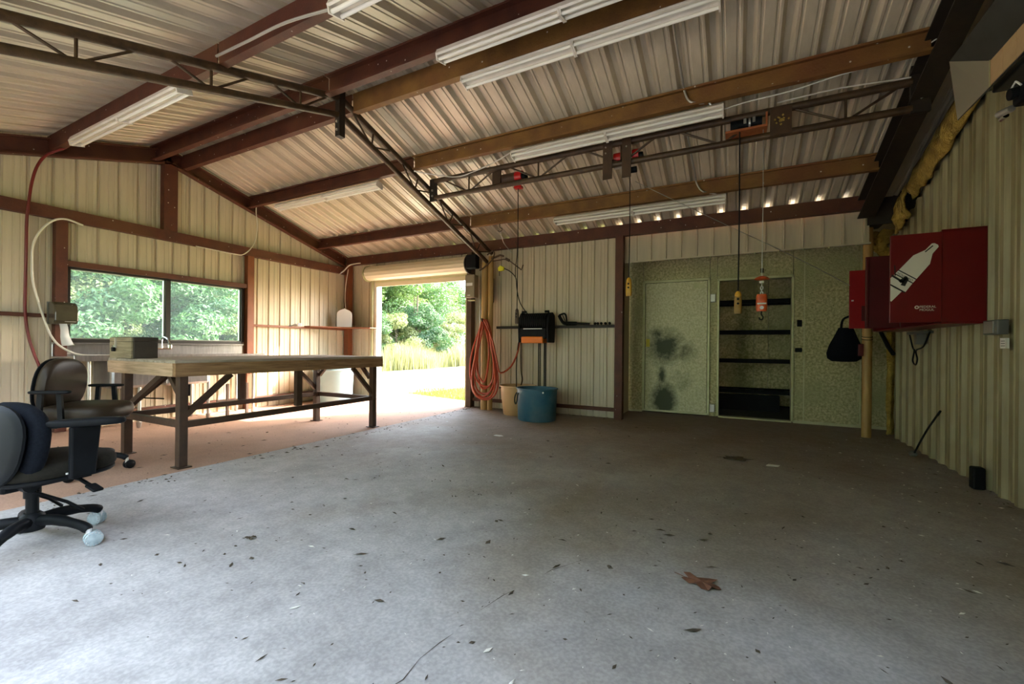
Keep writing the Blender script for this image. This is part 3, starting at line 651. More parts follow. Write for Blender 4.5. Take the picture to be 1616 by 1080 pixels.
wbar('brace', (-4.87, 1.87, .43), (-4.28, 1.87, .735), .035, .045); wbar('brace', (-4.00, 1.87, .58), (-4.15, 1.87, .735), .035, .04)
wbar('brace', (-3.99, 3.90, .60), (-4.12, 3.90, .735), .035, .04); wbar('brace', (-4.89, 3.90, .60), (-4.75, 3.90, .735), .035, .04)
MB().box(-3.98, -3.93, 2.87, 2.93, .38, .735).build('hanger_post', leg_m, wb); MB().box(-4.945, -4.895, 2.87, 2.93, .38, .735).build('hanger_post', leg_m, wb)

# crate on the bench
bx = thing('wooden_crate', 'small padlocked wooden chest with dark side on the near end of the workbench', 'chest', (-4.85, 1.89, .866))
MB().box(-5.06, -4.655, 1.80, 1.815, .866, 1.012).build('front_board', greywood_m, bx, bevel=.002)
MB().box(-5.06, -4.655, 1.80, 1.815, 1.015, 1.050).build('lid_front', greywood_m, bx, bevel=.002)
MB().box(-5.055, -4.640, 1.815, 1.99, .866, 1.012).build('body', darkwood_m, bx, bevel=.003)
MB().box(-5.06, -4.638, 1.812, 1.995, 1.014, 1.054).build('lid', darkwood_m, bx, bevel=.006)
hs = MB().box(-4.95, -4.925, 1.792, 1.80, .955, 1.045).build('hasp', zinc_m, bx)
MB().box(-4.965, -4.925, 1.775, 1.795, .925, .962).build('padlock', black_m, bx, bevel=.004)
MB().tube([(-4.955 + .015 * math.cos(a), 1.786, .962 + .022 * math.sin(a)) for a in [math.pi * k / 8 for k in range(9)]], .003, 6).build('shackle', chrome_m, bx)

# ------------------------------------------------------------------ steel sink under the window
sk = thing('steel_sink', 'stainless steel double-bowl sink counter under the window', 'sink', (-6.45, 2.9, 0))
MB().box(-6.76, -6.16, 1.90, 3.98, .815, .845).build('counter', steel_m, sk, bevel=.006)
MB().box(-6.765, -6.74, 1.90, 3.98, .845, .985).build('backsplash', steel_m, sk, bevel=.004)
MB().box(-6.765, -6.70, 1.90, 3.98, .985, 1.0).build('backsplash_lip', steel_m, sk)
MB().box(-6.18, -6.155, 1.90, 3.98, .80, .865).build('front_rim', steel_m, sk, bevel=.004)
for y0 in (2.22, 2.75): MB().box(-6.68, -6.20, y0, y0 + .49, .48, .815).build('bowl', steel_m, sk, bevel=.03)
for y in (2.05, 2.50, 3.25, 3.85):
    for x in (-6.66, -6.25):
        l_ = MB().tube([(x, y, .07), (x, y, .815)], .018, 10).build('leg', zinc_m, sk, smooth=True)
        MB().lathe([(.014, 0), (.02, .01), (.028, .07)], 10, (x, y, 0)).build('foot', steel_m, l_, smooth=True)
fc = MB().tube([(-6.72, 2.78, .93), (-6.62, 2.78, .93), (-6.62, 2.98, .93), (-6.72, 2.98, .93)], .012, 8).build('faucet', chrome_m, sk, smooth=True)
for y in (2.79, 2.97): MB().lathe([(.012, 0), (.026, .01), (.026, .05), (.01, .06)], 10, (-6.62, y, .93)).build('tap', chrome_m, fc, smooth=True)
MB().tube(smooth_path([(-6.62, 2.88, .93), (-6.62, 2.88, 1.04), (-6.58, 2.88, 1.08), (-6.48, 2.88, 1.06), (-6.42, 2.88, .99)]), .009, 8).build('spout', chrome_m, fc, smooth=True)
for y in (2.45, 3.0):
    dp = MB().tube(smooth_path([(-6.44, y, .48), (-6.44, y, .36), (-6.44, y + .05, .31), (-6.50, y + .10, .31), (-6.60, y + .1, .36), (-6.74, y + .1, .36)]), .02, 10).build('drain_pipe', white_m, sk, smooth=True)
MB().tube([(-6.5, 2.60, .33), (-6.32, 2.78, .31)], .008, 6).build('lever', black_m, sk)
MB().box(-6.735, -6.733, 1.98, 2.05, .87, .885).build('maker_plate', white_m, sk)
for y in (2.02, 2.06): MB().lathe([(.006, -.05), (.009, -.01), (.006, 0)], 8, (-6.22, y + .18, .80)).build('valve_stub', white_m, sk, smooth=True)
for y, x in ((3.22, -6.70), (2.55, -6.72)):
    o = MB().box(x - .04, x + .04, y - .04, y + .04, .28, .50).build('small_wall_box', black_m, None, bevel=.01); tag(o, 'small black box on the wall under the %s bowl of the sink' % ('right' if y > 3 else 'left'), 'box')
# open steel stand between bench and wall
st = thing('low_stand', 'low slim iron stand under the right end of the sink', 'stand', (-6.35, 3.5, 0))
for y in (3.42, 3.68):
    MB().box(-6.13, -6.10, y - .015, y + .015, 0, .46).build('leg', leg_m, st)
MB().bar((-6.115, 3.28, .24), (-6.115, 3.72, .23), .02, .025).build('shelf_bar', leg_m, st)

# paper towel dispenser
pd = thing('towel_dispenser', 'smoky plastic paper towel dispenser at the left edge of the window', 'dispenser', (-6.64, 1.945, 1.205))
mb = MB(); prof = [(-6.69, 1.205), (-6.52, 1.205), (-6.49, 1.24), (-6.49, 1.33), (-6.515, 1.41), (-6.56, 1.44), (-6.69, 1.44)]
mb.prism([(x, 1.85, z) for x, z in prof], (0, .19, 0)); mb.build('cover', disp_m, pd, bevel=.01)
MB().box(-6.69, -6.675, 1.842, 2.048, 1.20, 1.445).build('back_plate', grey_m, pd)
MB().lathe([(.008, 0), (.008, .006)], 8, (-6.5, 1.99, 1.41), Matrix.Rotation(math.pi / 2, 3, 'Y')).build('lock', chrome_m, pd)
MB().box(-6.497, -6.489, 1.93, 2.02, 1.225, 1.232).build('slot', zinc_m, pd)
A = [(-6.56 + .012 * math.sin(i), 1.905 + .01 * i * .3, 1.205 - .035 * i) for i in range(8)]; B = [(-6.54 + .02 * math.sin(i + 1), 1.955 + .009 * i, 1.205 - .036 * i + (.02 if i == 7 else 0)) for i in range(8)]
MB().sheet(A, B).build('paper_sheet', paper_m, pd, smooth=True, solid=.002)

# hoses on the window wall
def hose(name, pts, r, m_, label, cat='hose', k=6, n=8, sm=True):
    o = MB().tube(smooth_path(pts, k) if sm else pts, r, n).build(name, m_, None, smooth=True); return tag(o, label, cat)
hose('white_hose', [(-6.66, 2.12, 2.345), (-6.62, 1.97, 2.37), (-6.62, 1.87, 2.33), (-6.62, 1.78, 2.21), (-6.62, 1.72, 2.04), (-6.62, 1.71, 1.84), (-6.62, 1.72, 1.64), (-6.62, 1.76, 1.44), (-6.62, 1.80, 1.27), (-6.60, 1.85, 1.08), (-6.60, 1.93, .955), (-6.58, 2.06, .868), (-6.55, 2.2, .853), (-6.5, 2.4, .852)], .011, hosew_m, 'cream hose looping from the girt down to the sink')
hose('red_hose', [(-4.10, 1.96, 3.27), (-4.5, 1.95, 3.235), (-5.1, 1.95, 3.215), (-5.7, 1.95, 3.19), (-6.3, 1.95, 3.18), (-6.5, 1.92, 3.12), (-6.6, 1.81, 3.02), (-6.61, 1.74, 2.87), (-6.61, 1.70, 2.67), (-6.61, 1.68, 2.45), (-6.62, 1.67, 2.26), (-6.63, 1.67, 1.93), (-6.66, 1.675, 1.6), (-6.68, 1.68, 1.33), (-6.66, 1.70, 1.07), (-6.64, 1.74, .87), (-6.62, 1.78, .70), (-6.62, 1.82, .35), (-6.62, 1.84, .02)], .013, hoser_m, 'dark red air hose running down the window wall')
hose('white_cable', [(-6.66, 4.13, 3.20), (-6.65, 4.12, 3.05), (-6.65, 4.14, 2.81), (-6.65, 4.09, 2.56), (-6.65, 3.94, 2.37), (-6.66, 3.78, 2.345), (-6.69, 3.3, 2.36)], .007, hosew_m, 'thin cream cable hanging from the rafter to the girt over the window', 'cable')
hose('white_cable', [(-6.72, 5.78, 2.36), (-6.66, 5.83, 2.42), (-6.55, 5.86, 2.52), (-6.40, 5.88, 2.545), (-6.3, 5.90, 2.55)], .011, hosew_m, 'short cream cable bending around the wall corner', 'cable')
hose('corner_cable', [(-6.60, 5.88, 2.45), (-6.64, 5.86, 2.15), (-6.645, 5.85, 1.9), (-6.60, 5.83, 1.67)], .006, hosew_m, 'thin cord hanging down the corner column to the arched board', 'cord')

# corner shelf and board
o = MB().prism([(XL + .02, 5.08, 1.317), (XL + .16, 5.08, 1.317), (-6.45, 5.60, 1.317), (-6.0, 5.86, 1.317), (-6.0, 6.08, 1.317), (XL + .02, 6.08, 1.317)], (0, 0, .016)).build('corner_shelf', rustw_m, None); tag(o, 'rust coloured corner shelf left of the doorway', 'shelf')
ab = thing('arched_board', 'white arched board standing on the corner shelf', 'board', (-6.53, 5.75, 1.333))
c0 = V(-6.64, 5.66, 1.333); c1 = V(-6.43, 5.83, 1.333); du = c1 - c0; L_ = du.length; du.normalize()
poly = [(0, 0), (L_, 0), (L_, .24)] + [(L_ / 2 + L_ / 2 * math.cos(a), .24 + .10 * math.sin(a)) for a in [math.pi * k / 10 for k in range(1, 5)]] + [(L_ / 2 + .012, .345), (L_ / 2, .365), (L_ / 2 - .012, .345)] + [(L_ / 2 + L_ / 2 * math.cos(a), .24 + .10 * math.sin(a)) for a in [math.pi * k / 10 for k in range(6, 11)]]
nv = V(du.y, -du.x, 0)
MB().prism([c0 + du * u + V(0, 0, v_) for u, v_ in poly], nv * .02).build('panel', white_m, ab, bevel=.003)
MB().box(-6.755, -6.735, 4.93, 4.99, 1.318, 1.375).build('x', white_m, None).name = 'wall_outlet'
tag(bpy.data.objects['wall_outlet'], 'white wall outlet on the thin rail left of the corner shelf', 'outlet')
for z in (1.333, 1.358): MB().box(-6.736, -6.732, 4.945, 4.975, z - .005, z + .008).build('socket_face', black_m, bpy.data.objects['wall_outlet'])
hose('adapter_cord', [(-6.73, 4.90, 1.34), (-6.70, 4.85, 1.35), (-6.71, 4.79, 1.325), (-6.73, 4.75, 1.32)], .008, grey_m, 'grey plug cord beside the white wall outlet', 'cord')

# white bin in the corner
bn = thing('storage_bin', 'pale blue round bin in the corner behind the workbench', 'bin', (-6.33, 5.35, 0))
MB().lathe([(.29, 0), (.315, .04), (.335, .52), (.35, .56), (.355, .565), (.345, .58), (.335, .58), (.325, .55), (.30, .05), (0.01, .045)], 28, (-6.36, 5.36, 0)).build('body', binblue_m, bn, smooth=True)
MB().lathe([(.345, .58), (.35, .60), (.33, .615), (.02, .625)], 28, (-6.36, 5.36, 0)).build('lid', binblue_m, bn, smooth=True)
# ------------------------------------------------------------------ office chairs
def cushion(w_, d_, h_, e=3.2, bulge=.12, bend=0.0, n=28):
    mb = MB(); lv = [(0, .88), (.12, .965), (.35, 1.0), (.65, 1.0), (.88, .955), (1, .86)]
    rings = []
    for zf, s_ in lv:
        ring = []
        for k in range(n):
            a = 2 * math.pi * k / n; c = math.cos(a); s2 = math.sin(a)
            x = math.copysign(abs(c) ** (2 / e), c) * w_ / 2 * s_; y = math.copysign(abs(s2) ** (2 / e), s2) * d_ / 2 * s_
            z = zf * h_ + (bend * x * x)
            ring.append((x, y, z))
        rings.append(ring)
    vs = []; fs = []
    for r in rings: vs += r
    for i in range(len(lv) - 1):
        for k in range(n): fs.append((i * n + k, i * n + (k + 1) % n, (i + 1) * n + (k + 1) % n, (i + 1) * n + k))
    for ring, zi, flip in ((rings[0], 0, True), (rings[-1], len(lv) - 1, False)):
        inner = [(x * .55, y * .55, (z - bend * x * x) + bend * (x * .55) ** 2 + (bulge * h_ if not flip else -.0)) for x, y, z in ring]
        b = len(vs); vs += inner; c = len(vs); vs.append((0, 0, inner[0][2] + (bulge * h_ * .5 if not flip else 0) - bend * inner[0][0] ** 2))
        for k in range(n):
            q = (zi * n + k, zi * n + (k + 1) % n, b + (k + 1) % n, b + k); fs.append(tuple(reversed(q)) if flip else q)
            q = (b + k, b + (k + 1) % n, c); fs.append(tuple(reversed(q)) if flip else q)
    return mb.add(vs, fs)
def xf(mb, M): mb.v = [tuple(M @ Vector(p)) for p in mb.v]; return mb
def star_base(t, R_, a0, hub_z, wheel_m, hood_m, studs, wr=.032):
    hub = MB().lathe([(.045, hub_z - .035), (.05, hub_z - .02), (.045, hub_z + .035), (.03, hub_z + .05)], 16).build('base_hub', black_m, t, local=True, smooth=True)
    for k in range(5):
        a = a0 + k * 2 * math.pi / 5; c, s_ = math.cos(a), math.sin(a)
        MB().tube(smooth_path([(c * .03, s_ * .03, hub_z + .01), (c * R_ * .45, s_ * R_ * .45, hub_z + .012), (c * R_ * .85, s_ * R_ * .85, hub_z - .012), (c * R_, s_ * R_, hub_z - .035)], 4), [.026] * 6 + [.022] * 6 + [.019], 10).build('base_arm', black_m, t, local=True, smooth=True)
        cs = MB().lathe([(.009, wr), (.011, wr * 1.6), (.012, hub_z - .03)], 8, (c * R_, s_ * R_, 0)).build('caster', metaldot_m, t, local=True, smooth=True)
        wa = a + 0.9 + k
        wd = V(math.cos(wa), math.sin(wa), 0); ax = V(-wd.y, wd.x, 0); ctr = V(c * R_, s_ * R_, 0) + wd * .016
        for sd in (-1, 1):
            M = Matrix(((ax.x, wd.x, 0), (ax.y, wd.y, 0), (0, 0, 1))) @ Matrix.Rotation(math.pi / 2, 3, 'Y')
            MB().lathe([(wr * .75, -.010), (wr, -.006), (wr, .006), (wr * .75, .010)], 18, ctr + ax * (sd * .014) + V(0, 0, wr), M).build('wheel', wheel_m, cs, local=True, smooth=True)
            if studs:
                mb = MB()
                for j in range(14):
                    b = 2 * math.pi * j / 14; p = ctr + ax * (sd * .0245) + V(0, 0, wr) + wd * (math.cos(b) * wr * .84) + V(0, 0, math.sin(b) * wr * .84)
                    mb.obox(p, (.004, .004, .004))
                mb.build('wheel_studs', metaldot_m, cs, local=True)
        if not studs: MB().lathe([(wr * .98, 0), (wr * .9, .010), (.012, .016)], 12, ctr + V(0, 0, wr + .004), None, 1, 1).build('hood', hood_m, cs, local=True, smooth=True)
# black task chair
bc = thing('office_chair', 'black task chair with clear-wheeled casters in the near left corner', 'chair', (-3.06, .80, 0), math.radians(10))
star_base(bc, .275, math.radians(18), .115, clear_m, clear_m, True, .036)
MB().lathe([(.024, .12), (.024, .24), (.032, .24), (.032, .34)], 14).build('gas_column', black_m, bc, local=True, smooth=True)
MB().obox((0, -.02, .325), (.17, .25, .05)).build('mechanism', black_m, bc, local=True, bevel=.015)
MB().lathe([(.02, -.02), (.035, -.015), (.035, .03), (.02, .035)], 14, (.10, -.06, .33), Matrix.Rotation(math.pi / 2, 3, 'Y')).build('tension_knob', black_m, bc, local=True, smooth=True)
lv = MB().tube([(.06, .06, .345), (.20, .08, .325), (.27, .085, .30)], .009, 8).build('lever', black_m, bc, local=True, smooth=True)
MB().obox((.30, .085, .292), (.07, .045, .014), (0, .3, 0)).build('lever_paddle', black_m, lv, local=True, bevel=.006)
for sx in (-.06, .05):
    sp = MB().tube([(sx * .6, -.10, .335), (sx * 1.3, .10, .19), (sx * 1.6, .16, .13)], .008, 8).build('tilt_rod', black_m, bc, local=True, smooth=True)
xf(cushion(.48, .47, .075, 3.0, .16), Matrix.Translation((0, .05, .355))).build('seat', seatfab_m, bc, local=True, smooth=True)
xf(cushion(.47, .46, .035, 3.0, 0), Matrix.Translation((0, .05, .335))).build('seat_shell', black_m, bc, local=True, smooth=True)
MB().obox((.243, .03, .375), (.004, .05, .008)).build('label_tag', white_m, bc, local=True)
Mb = Matrix.Translation((0, -.125, .52)) @ Matrix.Rotation(math.radians(-8), 4, 'X') @ Matrix.Rotation(math.radians(-90), 4, 'X')
xf(cushion(.48, .40, .07, 2.6, .10, .35), Mb).build('backrest', blackfab_m, bc, local=True, smooth=True)
Mb2 = Matrix.Translation((0, -.14, .52)) @ Matrix.Rotation(math.radians(-8), 4, 'X') @ Matrix.Rotation(math.radians(90), 4, 'X')
xf(cushion(.46, .38, .035, 2.6, .3, -.35), Mb2).build('back_shell', black_m, bc, local=True, smooth=True)
MB().tube(smooth_path([(0, -.06, .32), (0, -.16, .32), (0, -.20, .38), (0, -.19, .52)]), .025, 10).build('back_bar', black_m, bc, local=True, smooth=True)
for sx in (1, -1):
    am = MB(); am.prism([(sx * .275 - .012, .0, .355), (sx * .275 - .012, .10, .355), (sx * .285 - .012, .115, .60), (sx * .285 - .012, -.005, .60)], (.026, 0, 0))
    ao = am.build('arm_post', black_m, bc, local=True, bevel=.008)
    MB().obox((sx * .20, .05, .358), (.16, .07, .02)).build('arm_bracket', black_m, ao, local=True)
    xf(cushion(.085, .29, .032, 2.6, .1), Matrix.Translation((sx * .285, .06, .60)) @ Matrix.Rotation(math.radians(-38 * sx), 4, 'Z')).build('arm_pad', black_m, bc, local=True, smooth=True)

# brown chair by the bench
br = thing('office_chair', 'dark brown padded office chair with thin arms beside the workbench', 'chair', (-4.50, 1.42, 0), math.radians(-50))
star_base(br, .30, math.radians(48 + 50), .12, black_m, black_m, False, .034)
MB().lathe([(.026, .12), (.026, .26), (.036, .26), (.036, .40)], 14).build('gas_column', black_m, br, local=True, smooth=True)
MB().obox((0, 0, .385), (.26, .30, .035)).build('mechanism', black_m, br, local=True, bevel=.01)
MB().tube([(-.10, -.04, .41), (-.26, -.05, .395), (-.30, -.05, .37)], .007, 8).build('lever', zinc_m, br, local=True, smooth=True)
xf(cushion(.50, .50, .11, 2.7, .12), Matrix.Translation((0, .06, .42))).build('seat', brownfab_m, br, local=True, smooth=True)
xf(cushion(.47, .47, .03, 2.8, 0), Matrix.Translation((0, .05, .40))).build('seat_shell', black_m, br, local=True, smooth=True)
Mb = Matrix.Translation((0, -.155, .675)) @ Matrix.Rotation(math.radians(-7), 4, 'X') @ Matrix.Rotation(math.radians(-90), 4, 'X')
xf(cushion(.43, .42, .075, 2.5, .10, .30), Mb).build('backrest', brownfab_m, br, local=True, smooth=True)
Mb2 = Matrix.Translation((0, -.157, .675)) @ Matrix.Rotation(math.radians(-7), 4, 'X') @ Matrix.Rotation(math.radians(90), 4, 'X')
xf(cushion(.42, .41, .02, 2.5, .3, -.30), Mb2).build('back_shell', black_m, br, local=True, smooth=True)
MB().tube(smooth_path([(0, -.08, .39), (0, -.18, .39), (0, -.22, .46), (0, -.20, .62)]), .022, 10).build('back_bar', black_m, br, local=True, smooth=True)
for sx in (1, -1):
    fm = MB(); fm.bar((sx * .285, -.06, .40), (sx * .285, -.045, .635), .02, .03, (0, 1, 0)); fm.bar((sx * .285, .08, .40), (sx * .285, .065, .635), .02, .03, (0, 1, 0)); fm.bar((sx * .285, -.06, .42), (sx * .285, .08, .42), .02, .02)
    ao = fm.build('arm_frame', black_m, br, local=True)
    MB().obox((sx * .2, .01, .395), (.19, .10, .015)).build('arm_bracket', black_m, ao, local=True)
    xf(cushion(.06, .25, .022, 3.2, .05), Matrix.Translation((sx * .285, .01, .635))).build('arm_pad', black_m, br, local=True, smooth=True)

# ------------------------------------------------------------------ fluorescent fixtures
fx = thing('strip_light', 'x', 'light', (0, 0, 0), group='unlit fluorescent strip lights')
LN = 2.03
MB().prism([(0, y, z) for y, z in ((-.035, .03), (.035, .03), (.06, -.005), (.055, -.02), (.02, -.012), (-.02, -.012), (-.055, -.02), (-.06, -.005))], (LN, 0, 0)).build('housing', fixt_m, fx, local=True)
for x in (.0, LN / 2 - .012, LN / 2 + .002, LN - .01):
    e_ = MB().box(x, x + .012, -.058, .058, -.055, .0).build('lamp_holder', fixt_m, fx, local=True)
for y in (-.036, .036):
    for a, b in ((.012, LN / 2 - .012), (LN / 2 + .014, LN - .01)):
        MB().tube([(a, y, -.040), (b, y, -.040)], .013, 10).build('lamp_tube', tubeglass_m, fx, local=True, smooth=True)
spots = [(-2.16, 1.80, 3.03, 'white strip light above the front roof truss, cut off by the top of the picture'),
         (-2.08, 2.73, 3.28, 'white strip light just in front of the ridge, upper of the two at the ridge'),
         (-2.14, 3.16, 3.33, 'white strip light just behind the ridge, lower of the two at the ridge'),
         (-2.14, 4.10, 3.06, 'white strip light above the red hoists under the middle purlin'),
         (-2.14, 5.33, 2.68, 'white strip light nearest the cold room under the low purlin'),
         (-6.08, 4.10, 3.06, 'white strip light near the gable wall under the middle purlin'),
         (-5.94, 1.83, 3.04, 'white strip light at the far left with the red hose beside it')]
for i, (x, y, z, lb) in enumerate(spots):
    o = fx if i == 0 else copy_tree(fx)
    o.location = (x, y, z); o['label'] = lb
    if y > 2: o.rotation_euler = (math.radians(-14 if y > 3 else 14), 0, 0)
    else: o.rotation_euler = (math.radians(14), 0, 0)

# conduits and wires overhead
hose('conduit', [(-.43, 3.2, 3.50), (-.44, 3.55, 3.43), (-.43, 3.95, 3.33), (-.42, 4.06, 3.27), (-.38, 4.06, 3.17), (-.30, 4.06, 3.13), (-.23, 4.08, 3.13), (-.20, 4.1, 3.09)], .010, zinc_m, 'grey conduit running down the roof sheets to the strip light above the hoists', 'conduit')
hose('conduit', [(-.45, 4.2, 3.24), (-.44, 4.7, 3.09), (-.42, 5.2, 2.95), (-.41, 5.31, 2.88), (-.35, 5.31, 2.78), (-.24, 5.32, 2.74), (-.18, 5.33, 2.71)], .009, zinc_m, 'grey conduit bending down to the strip light nearest the cold room', 'conduit')
hose('conduit', [(-2.14, 1.83, 3.05), (-2.6, 1.80, 3.09), (-3.0, 1.80, 3.10), (-3.4, 1.80, 3.11)], .009, zinc_m, 'grey conduit along the front purlin to the topmost strip light', 'conduit')
hose('white_wire', [(-.11, 4.1, 3.05), (.07, 4.10, 3.07), (.38, 4.10, 3.08), (.71, 4.10, 3.12), (.98, 4.10, 3.13), (1.12, 4.10, 3.15), (1.25, 4.10, 3.22)], .005, white_m, 'thin white wire sagging along the middle purlin to the dark rafter', 'wire')
hose('white_wire', [(.30, 4.36, 3.135), (.7, 4.37, 3.15), (1.0, 4.38, 3.135), (1.19, 4.38, 3.12)], .006, fixt_m, 'cream wire lying on the right end of the hoist truss', 'wire')
hose('white_wire', [(-3.45, 4.05, 3.10), (-3.2, 4.2, 3.06), (-3.0, 4.36, 3.07), (-2.6, 4.36, 3.13), (-2.3, 4.3, 3.18), (-2.15, 4.15, 3.14)], .008, fixt_m, 'cream wire draped over the left end of the hoist truss', 'wire')
hose('thin_cable', [(-.91, 4.40, 2.67), (-.2, 4.98, 2.35), (.6, 5.65, 2.00), (1.146, 6.12, 1.735)], .0035, zinc_m, 'thin slack cable slanting from the red hoist to the red cabinet', 'cable')

# ------------------------------------------------------------------ hoists
def xcyl(mb, x0, x1, y, z, r, n=18): return mb.tube([(x0, y, z), (x1, y, z)], r, n)
h1 = thing('electric_hoist', 'red electric hoist half hidden behind the left part of the hoist truss', 'hoist', (-2.35, 4.5, 2.86), group='electric hoists on the truss')
xcyl(MB(), -2.56, -2.30, 4.50, 2.985, .062).build('drum_cover', brownpl_m, h1, smooth=True)
MB().box(-2.58, -2.47, 4.42, 4.445, 2.87, 3.13).build('hanger_plate', brownpl_m, h1)
xcyl(MB(), -2.30, -2.215, 4.50, 2.985, .066).build('motor', redhoist_m, h1, smooth=True)
xcyl(MB(), -2.215, -2.17, 4.50, 2.975, .045).build('end_cap', black_m, h1, smooth=True)
MB().box(-2.29, -2.20, 4.42, 4.48, 2.83, 2.855).build('limit_plate', redhoist_m, h1)
h2 = thing('electric_hoist', 'red electric hoist hung on two brown plates in the middle of the hoist truss', 'hoist', (-1.05, 4.5, 2.72), group='electric hoists on the truss')
MB().box(-1.23, -1.135, 4.355, 4.368, 2.725, 3.12).build('hanger_plate', brownpl_m, h2)
MB().box(-1.035, -.945, 4.355, 4.368, 2.715, 3.12).build('hanger_plate', brownpl_m, h2)
xcyl(MB(), -1.14, -1.03, 4.47, 2.965, .055).build('drum', redhoist_m, h2, smooth=True)
xcyl(MB(), -.95, -.885, 4.47, 2.965, .06).build('motor', redhoist_m, h2, smooth=True)
xcyl(MB(), -.885, -.85, 4.47, 2.945, .042).build('end_cap', black_m, h2, smooth=True)
MB().box(-1.135, -1.04, 4.43, 4.47, 2.85, 2.875).build('cable_guide', zinc_m, h2)
for x, z in ((-1.20, 3.05), (-1.20, 2.99), (-.99, 3.02)): MB().lathe([(.008, 0), (.008, .008)], 8, (x, 4.355, z), Matrix.Rotation(math.pi / 2, 3, 'X')).build('bolt', zinc_m, h2)
xcyl(MB(), -.965, -.90, 4.42, 2.80, .03).build('limit_switch', black_m, h2, smooth=True)
h3 = thing('cable_winch', 'black cable winch on an orange tray at the right of the hoist truss', 'winch', (.1, 4.45, 2.95), group='electric hoists on the truss')
MB().box(-.10, .23, 4.34, 4.52, 2.945, 2.965).build('tray', mat('orange_rust_tray', (.42, .13, .04), (.30, .08, .025), 9, .6), h3)
MB().box(.215, .23, 4.34, 4.36, 2.965, 3.07).build('tray_lip', MATS['orange_rust_tray'], h3)
xcyl(MB(), -.06, .00, 4.40, 3.015, .052).build('drum', black_m, h3, smooth=True)
xcyl(MB(), .00, .19, 4.40, 3.025, .042).build('motor', black_m, h3, smooth=True)
for x in (.045, .115): MB().box(x, x + .022, 4.353, 4.36, 3.01, 3.055).build('plate_tag', zinc_m, h3)
xcyl(MB(), .085, .10, 4.40, 3.025, .0435).build('band', zinc_m, h3, smooth=True)
pl = MB().box(.25, .41, 4.36, 4.372, 2.86, 3.10).build('mounting_plate', brownpl_m, h3)
rr = random.Random(5); mb = MB()
for k in range(16): mb.obox((.33 + rr.gauss(0, .028), 4.356, 2.985 + rr.gauss(0, .022)), (.014, .01, .012), (rr.random(), rr.random(), rr.random()))
mb.build('mud_nest', insul_m, pl)
def cable(x, y, z0, z1, label, r=.005, m_=black_m): return tag(MB().tube([(x, y, z0), (x + .004, y, (z0 + z1) / 2), (x, y, z1)], r, 6).build('hanging_cable', m_, None), label, 'cable')
cable(-2.25, 4.45, 2.83, 1.44, 'black cable hanging from the left red hoist to its brown pendant')
cable(-.965, 4.41, 2.77, 1.71, 'black cable hanging from the middle red hoist to its orange pendant')
cable(.015, 4.36, 2.96, 1.51, 'black cable hanging from the black winch to its yellow pendant', .006)
cable(.20, 4.40, 2.945, 1.645, 'thin steel rope hanging from the black winch to the orange hook', .003, zinc_m)
def pendant(x, y, z0, z1, w_, m_, label, m2=black_m, ring=False):
    t = thing('hoist_pendant', label, 'control', (x, y, z0), group='hanging hoist controls')
    h_ = z1 - z0
    xf(cushion(w_, w_ * .7, h_ * .78, 3.5, 0), Matrix.Translation((x, y, z0))).build('grip', m_, t, smooth=True)
    MB().lathe([(w_ * .38, 0), (w_ * .46, h_ * .1), (w_ * .3, h_ * .22), (.006, h_ * .27)], 12, (x, y, z0 + h_ * .75)).build('cable_boot', m2, t, smooth=True)
    for k in (0, 1): MB().lathe([(w_ * .16, 0), (w_ * .16, .008)], 10, (x, y - w_ * .34, z0 + h_ * (.45 + .2 * k)), Matrix.Rotation(math.pi / 2, 3, 'X')).build('button', black_m, t)
    return t
pendant(-2.25, 4.45, 1.265, 1.44, .045, brownpl_m, 'dark brown hoist pendant hanging above the hose reel', brownpl_m)
pendant(-.965, 4.41, 1.525, 1.71, .058, yellow_m, 'orange hoist pendant hanging in front of the shut cooler door', yellow_m)
pendant(.015, 4.36, 1.315, 1.515, .062, yelloww_m, 'grubby yellow hoist pendant hanging left of the orange hook', yellow_m)
hk = thing('hook_block', 'orange lifting hook block on a short chain in front of the cold room shelves', 'hook', (.2, 4.4, 1.25))
MB().lathe([(.03, 0), (.062, .006), (.05, .02), (.015, .035)], 16, (.20, 4.40, 1.612)).build('stop_disc', orangehook_m, hk, smooth=True)
MB().lathe([(.018, 0), (.02, .018)], 10, (.20, 4.40, 1.585)).build('ferrule', white_m, hk)
for k in range(4):
    c_ = V(.20, 4.40, 1.565 - k * .024); ring = []
    for j in range(12):
        a = 2 * math.pi * j / 12; u = math.cos(a) * .010; v_ = math.sin(a) * .017
        ring.append(c_ + (V(u, 0, v_) if k % 2 else V(0, u, v_)))
    MB().tube(ring, .0035, 6, True).build('chain_link', zinc_m, hk, smooth=True)
bd = xf(cushion(.088, .055, .15, 2.6, 0), Matrix.Translation((.20, 4.40, 1.335))).build('block_body', orangehook_m, hk, smooth=True)
MB().box(.165, .235, 4.365, 4.372, 1.395, 1.408).build('warning_strip', white_m, bd); MB().lathe([(.016, 0), (.016, .008)], 12, (.20, 4.368, 1.365), Matrix.Rotation(math.pi / 2, 3, 'X')).build('pulley_pin', white_m, bd)
MB().tube(smooth_path([(.20, 4.40, 1.335), (.20, 4.40, 1.305), (.212, 4.40, 1.285), (.205, 4.40, 1.262), (.188, 4.40, 1.265), (.182, 4.40, 1.282)], 4), .006, 8).build('hook', grime_m, hk, smooth=True)

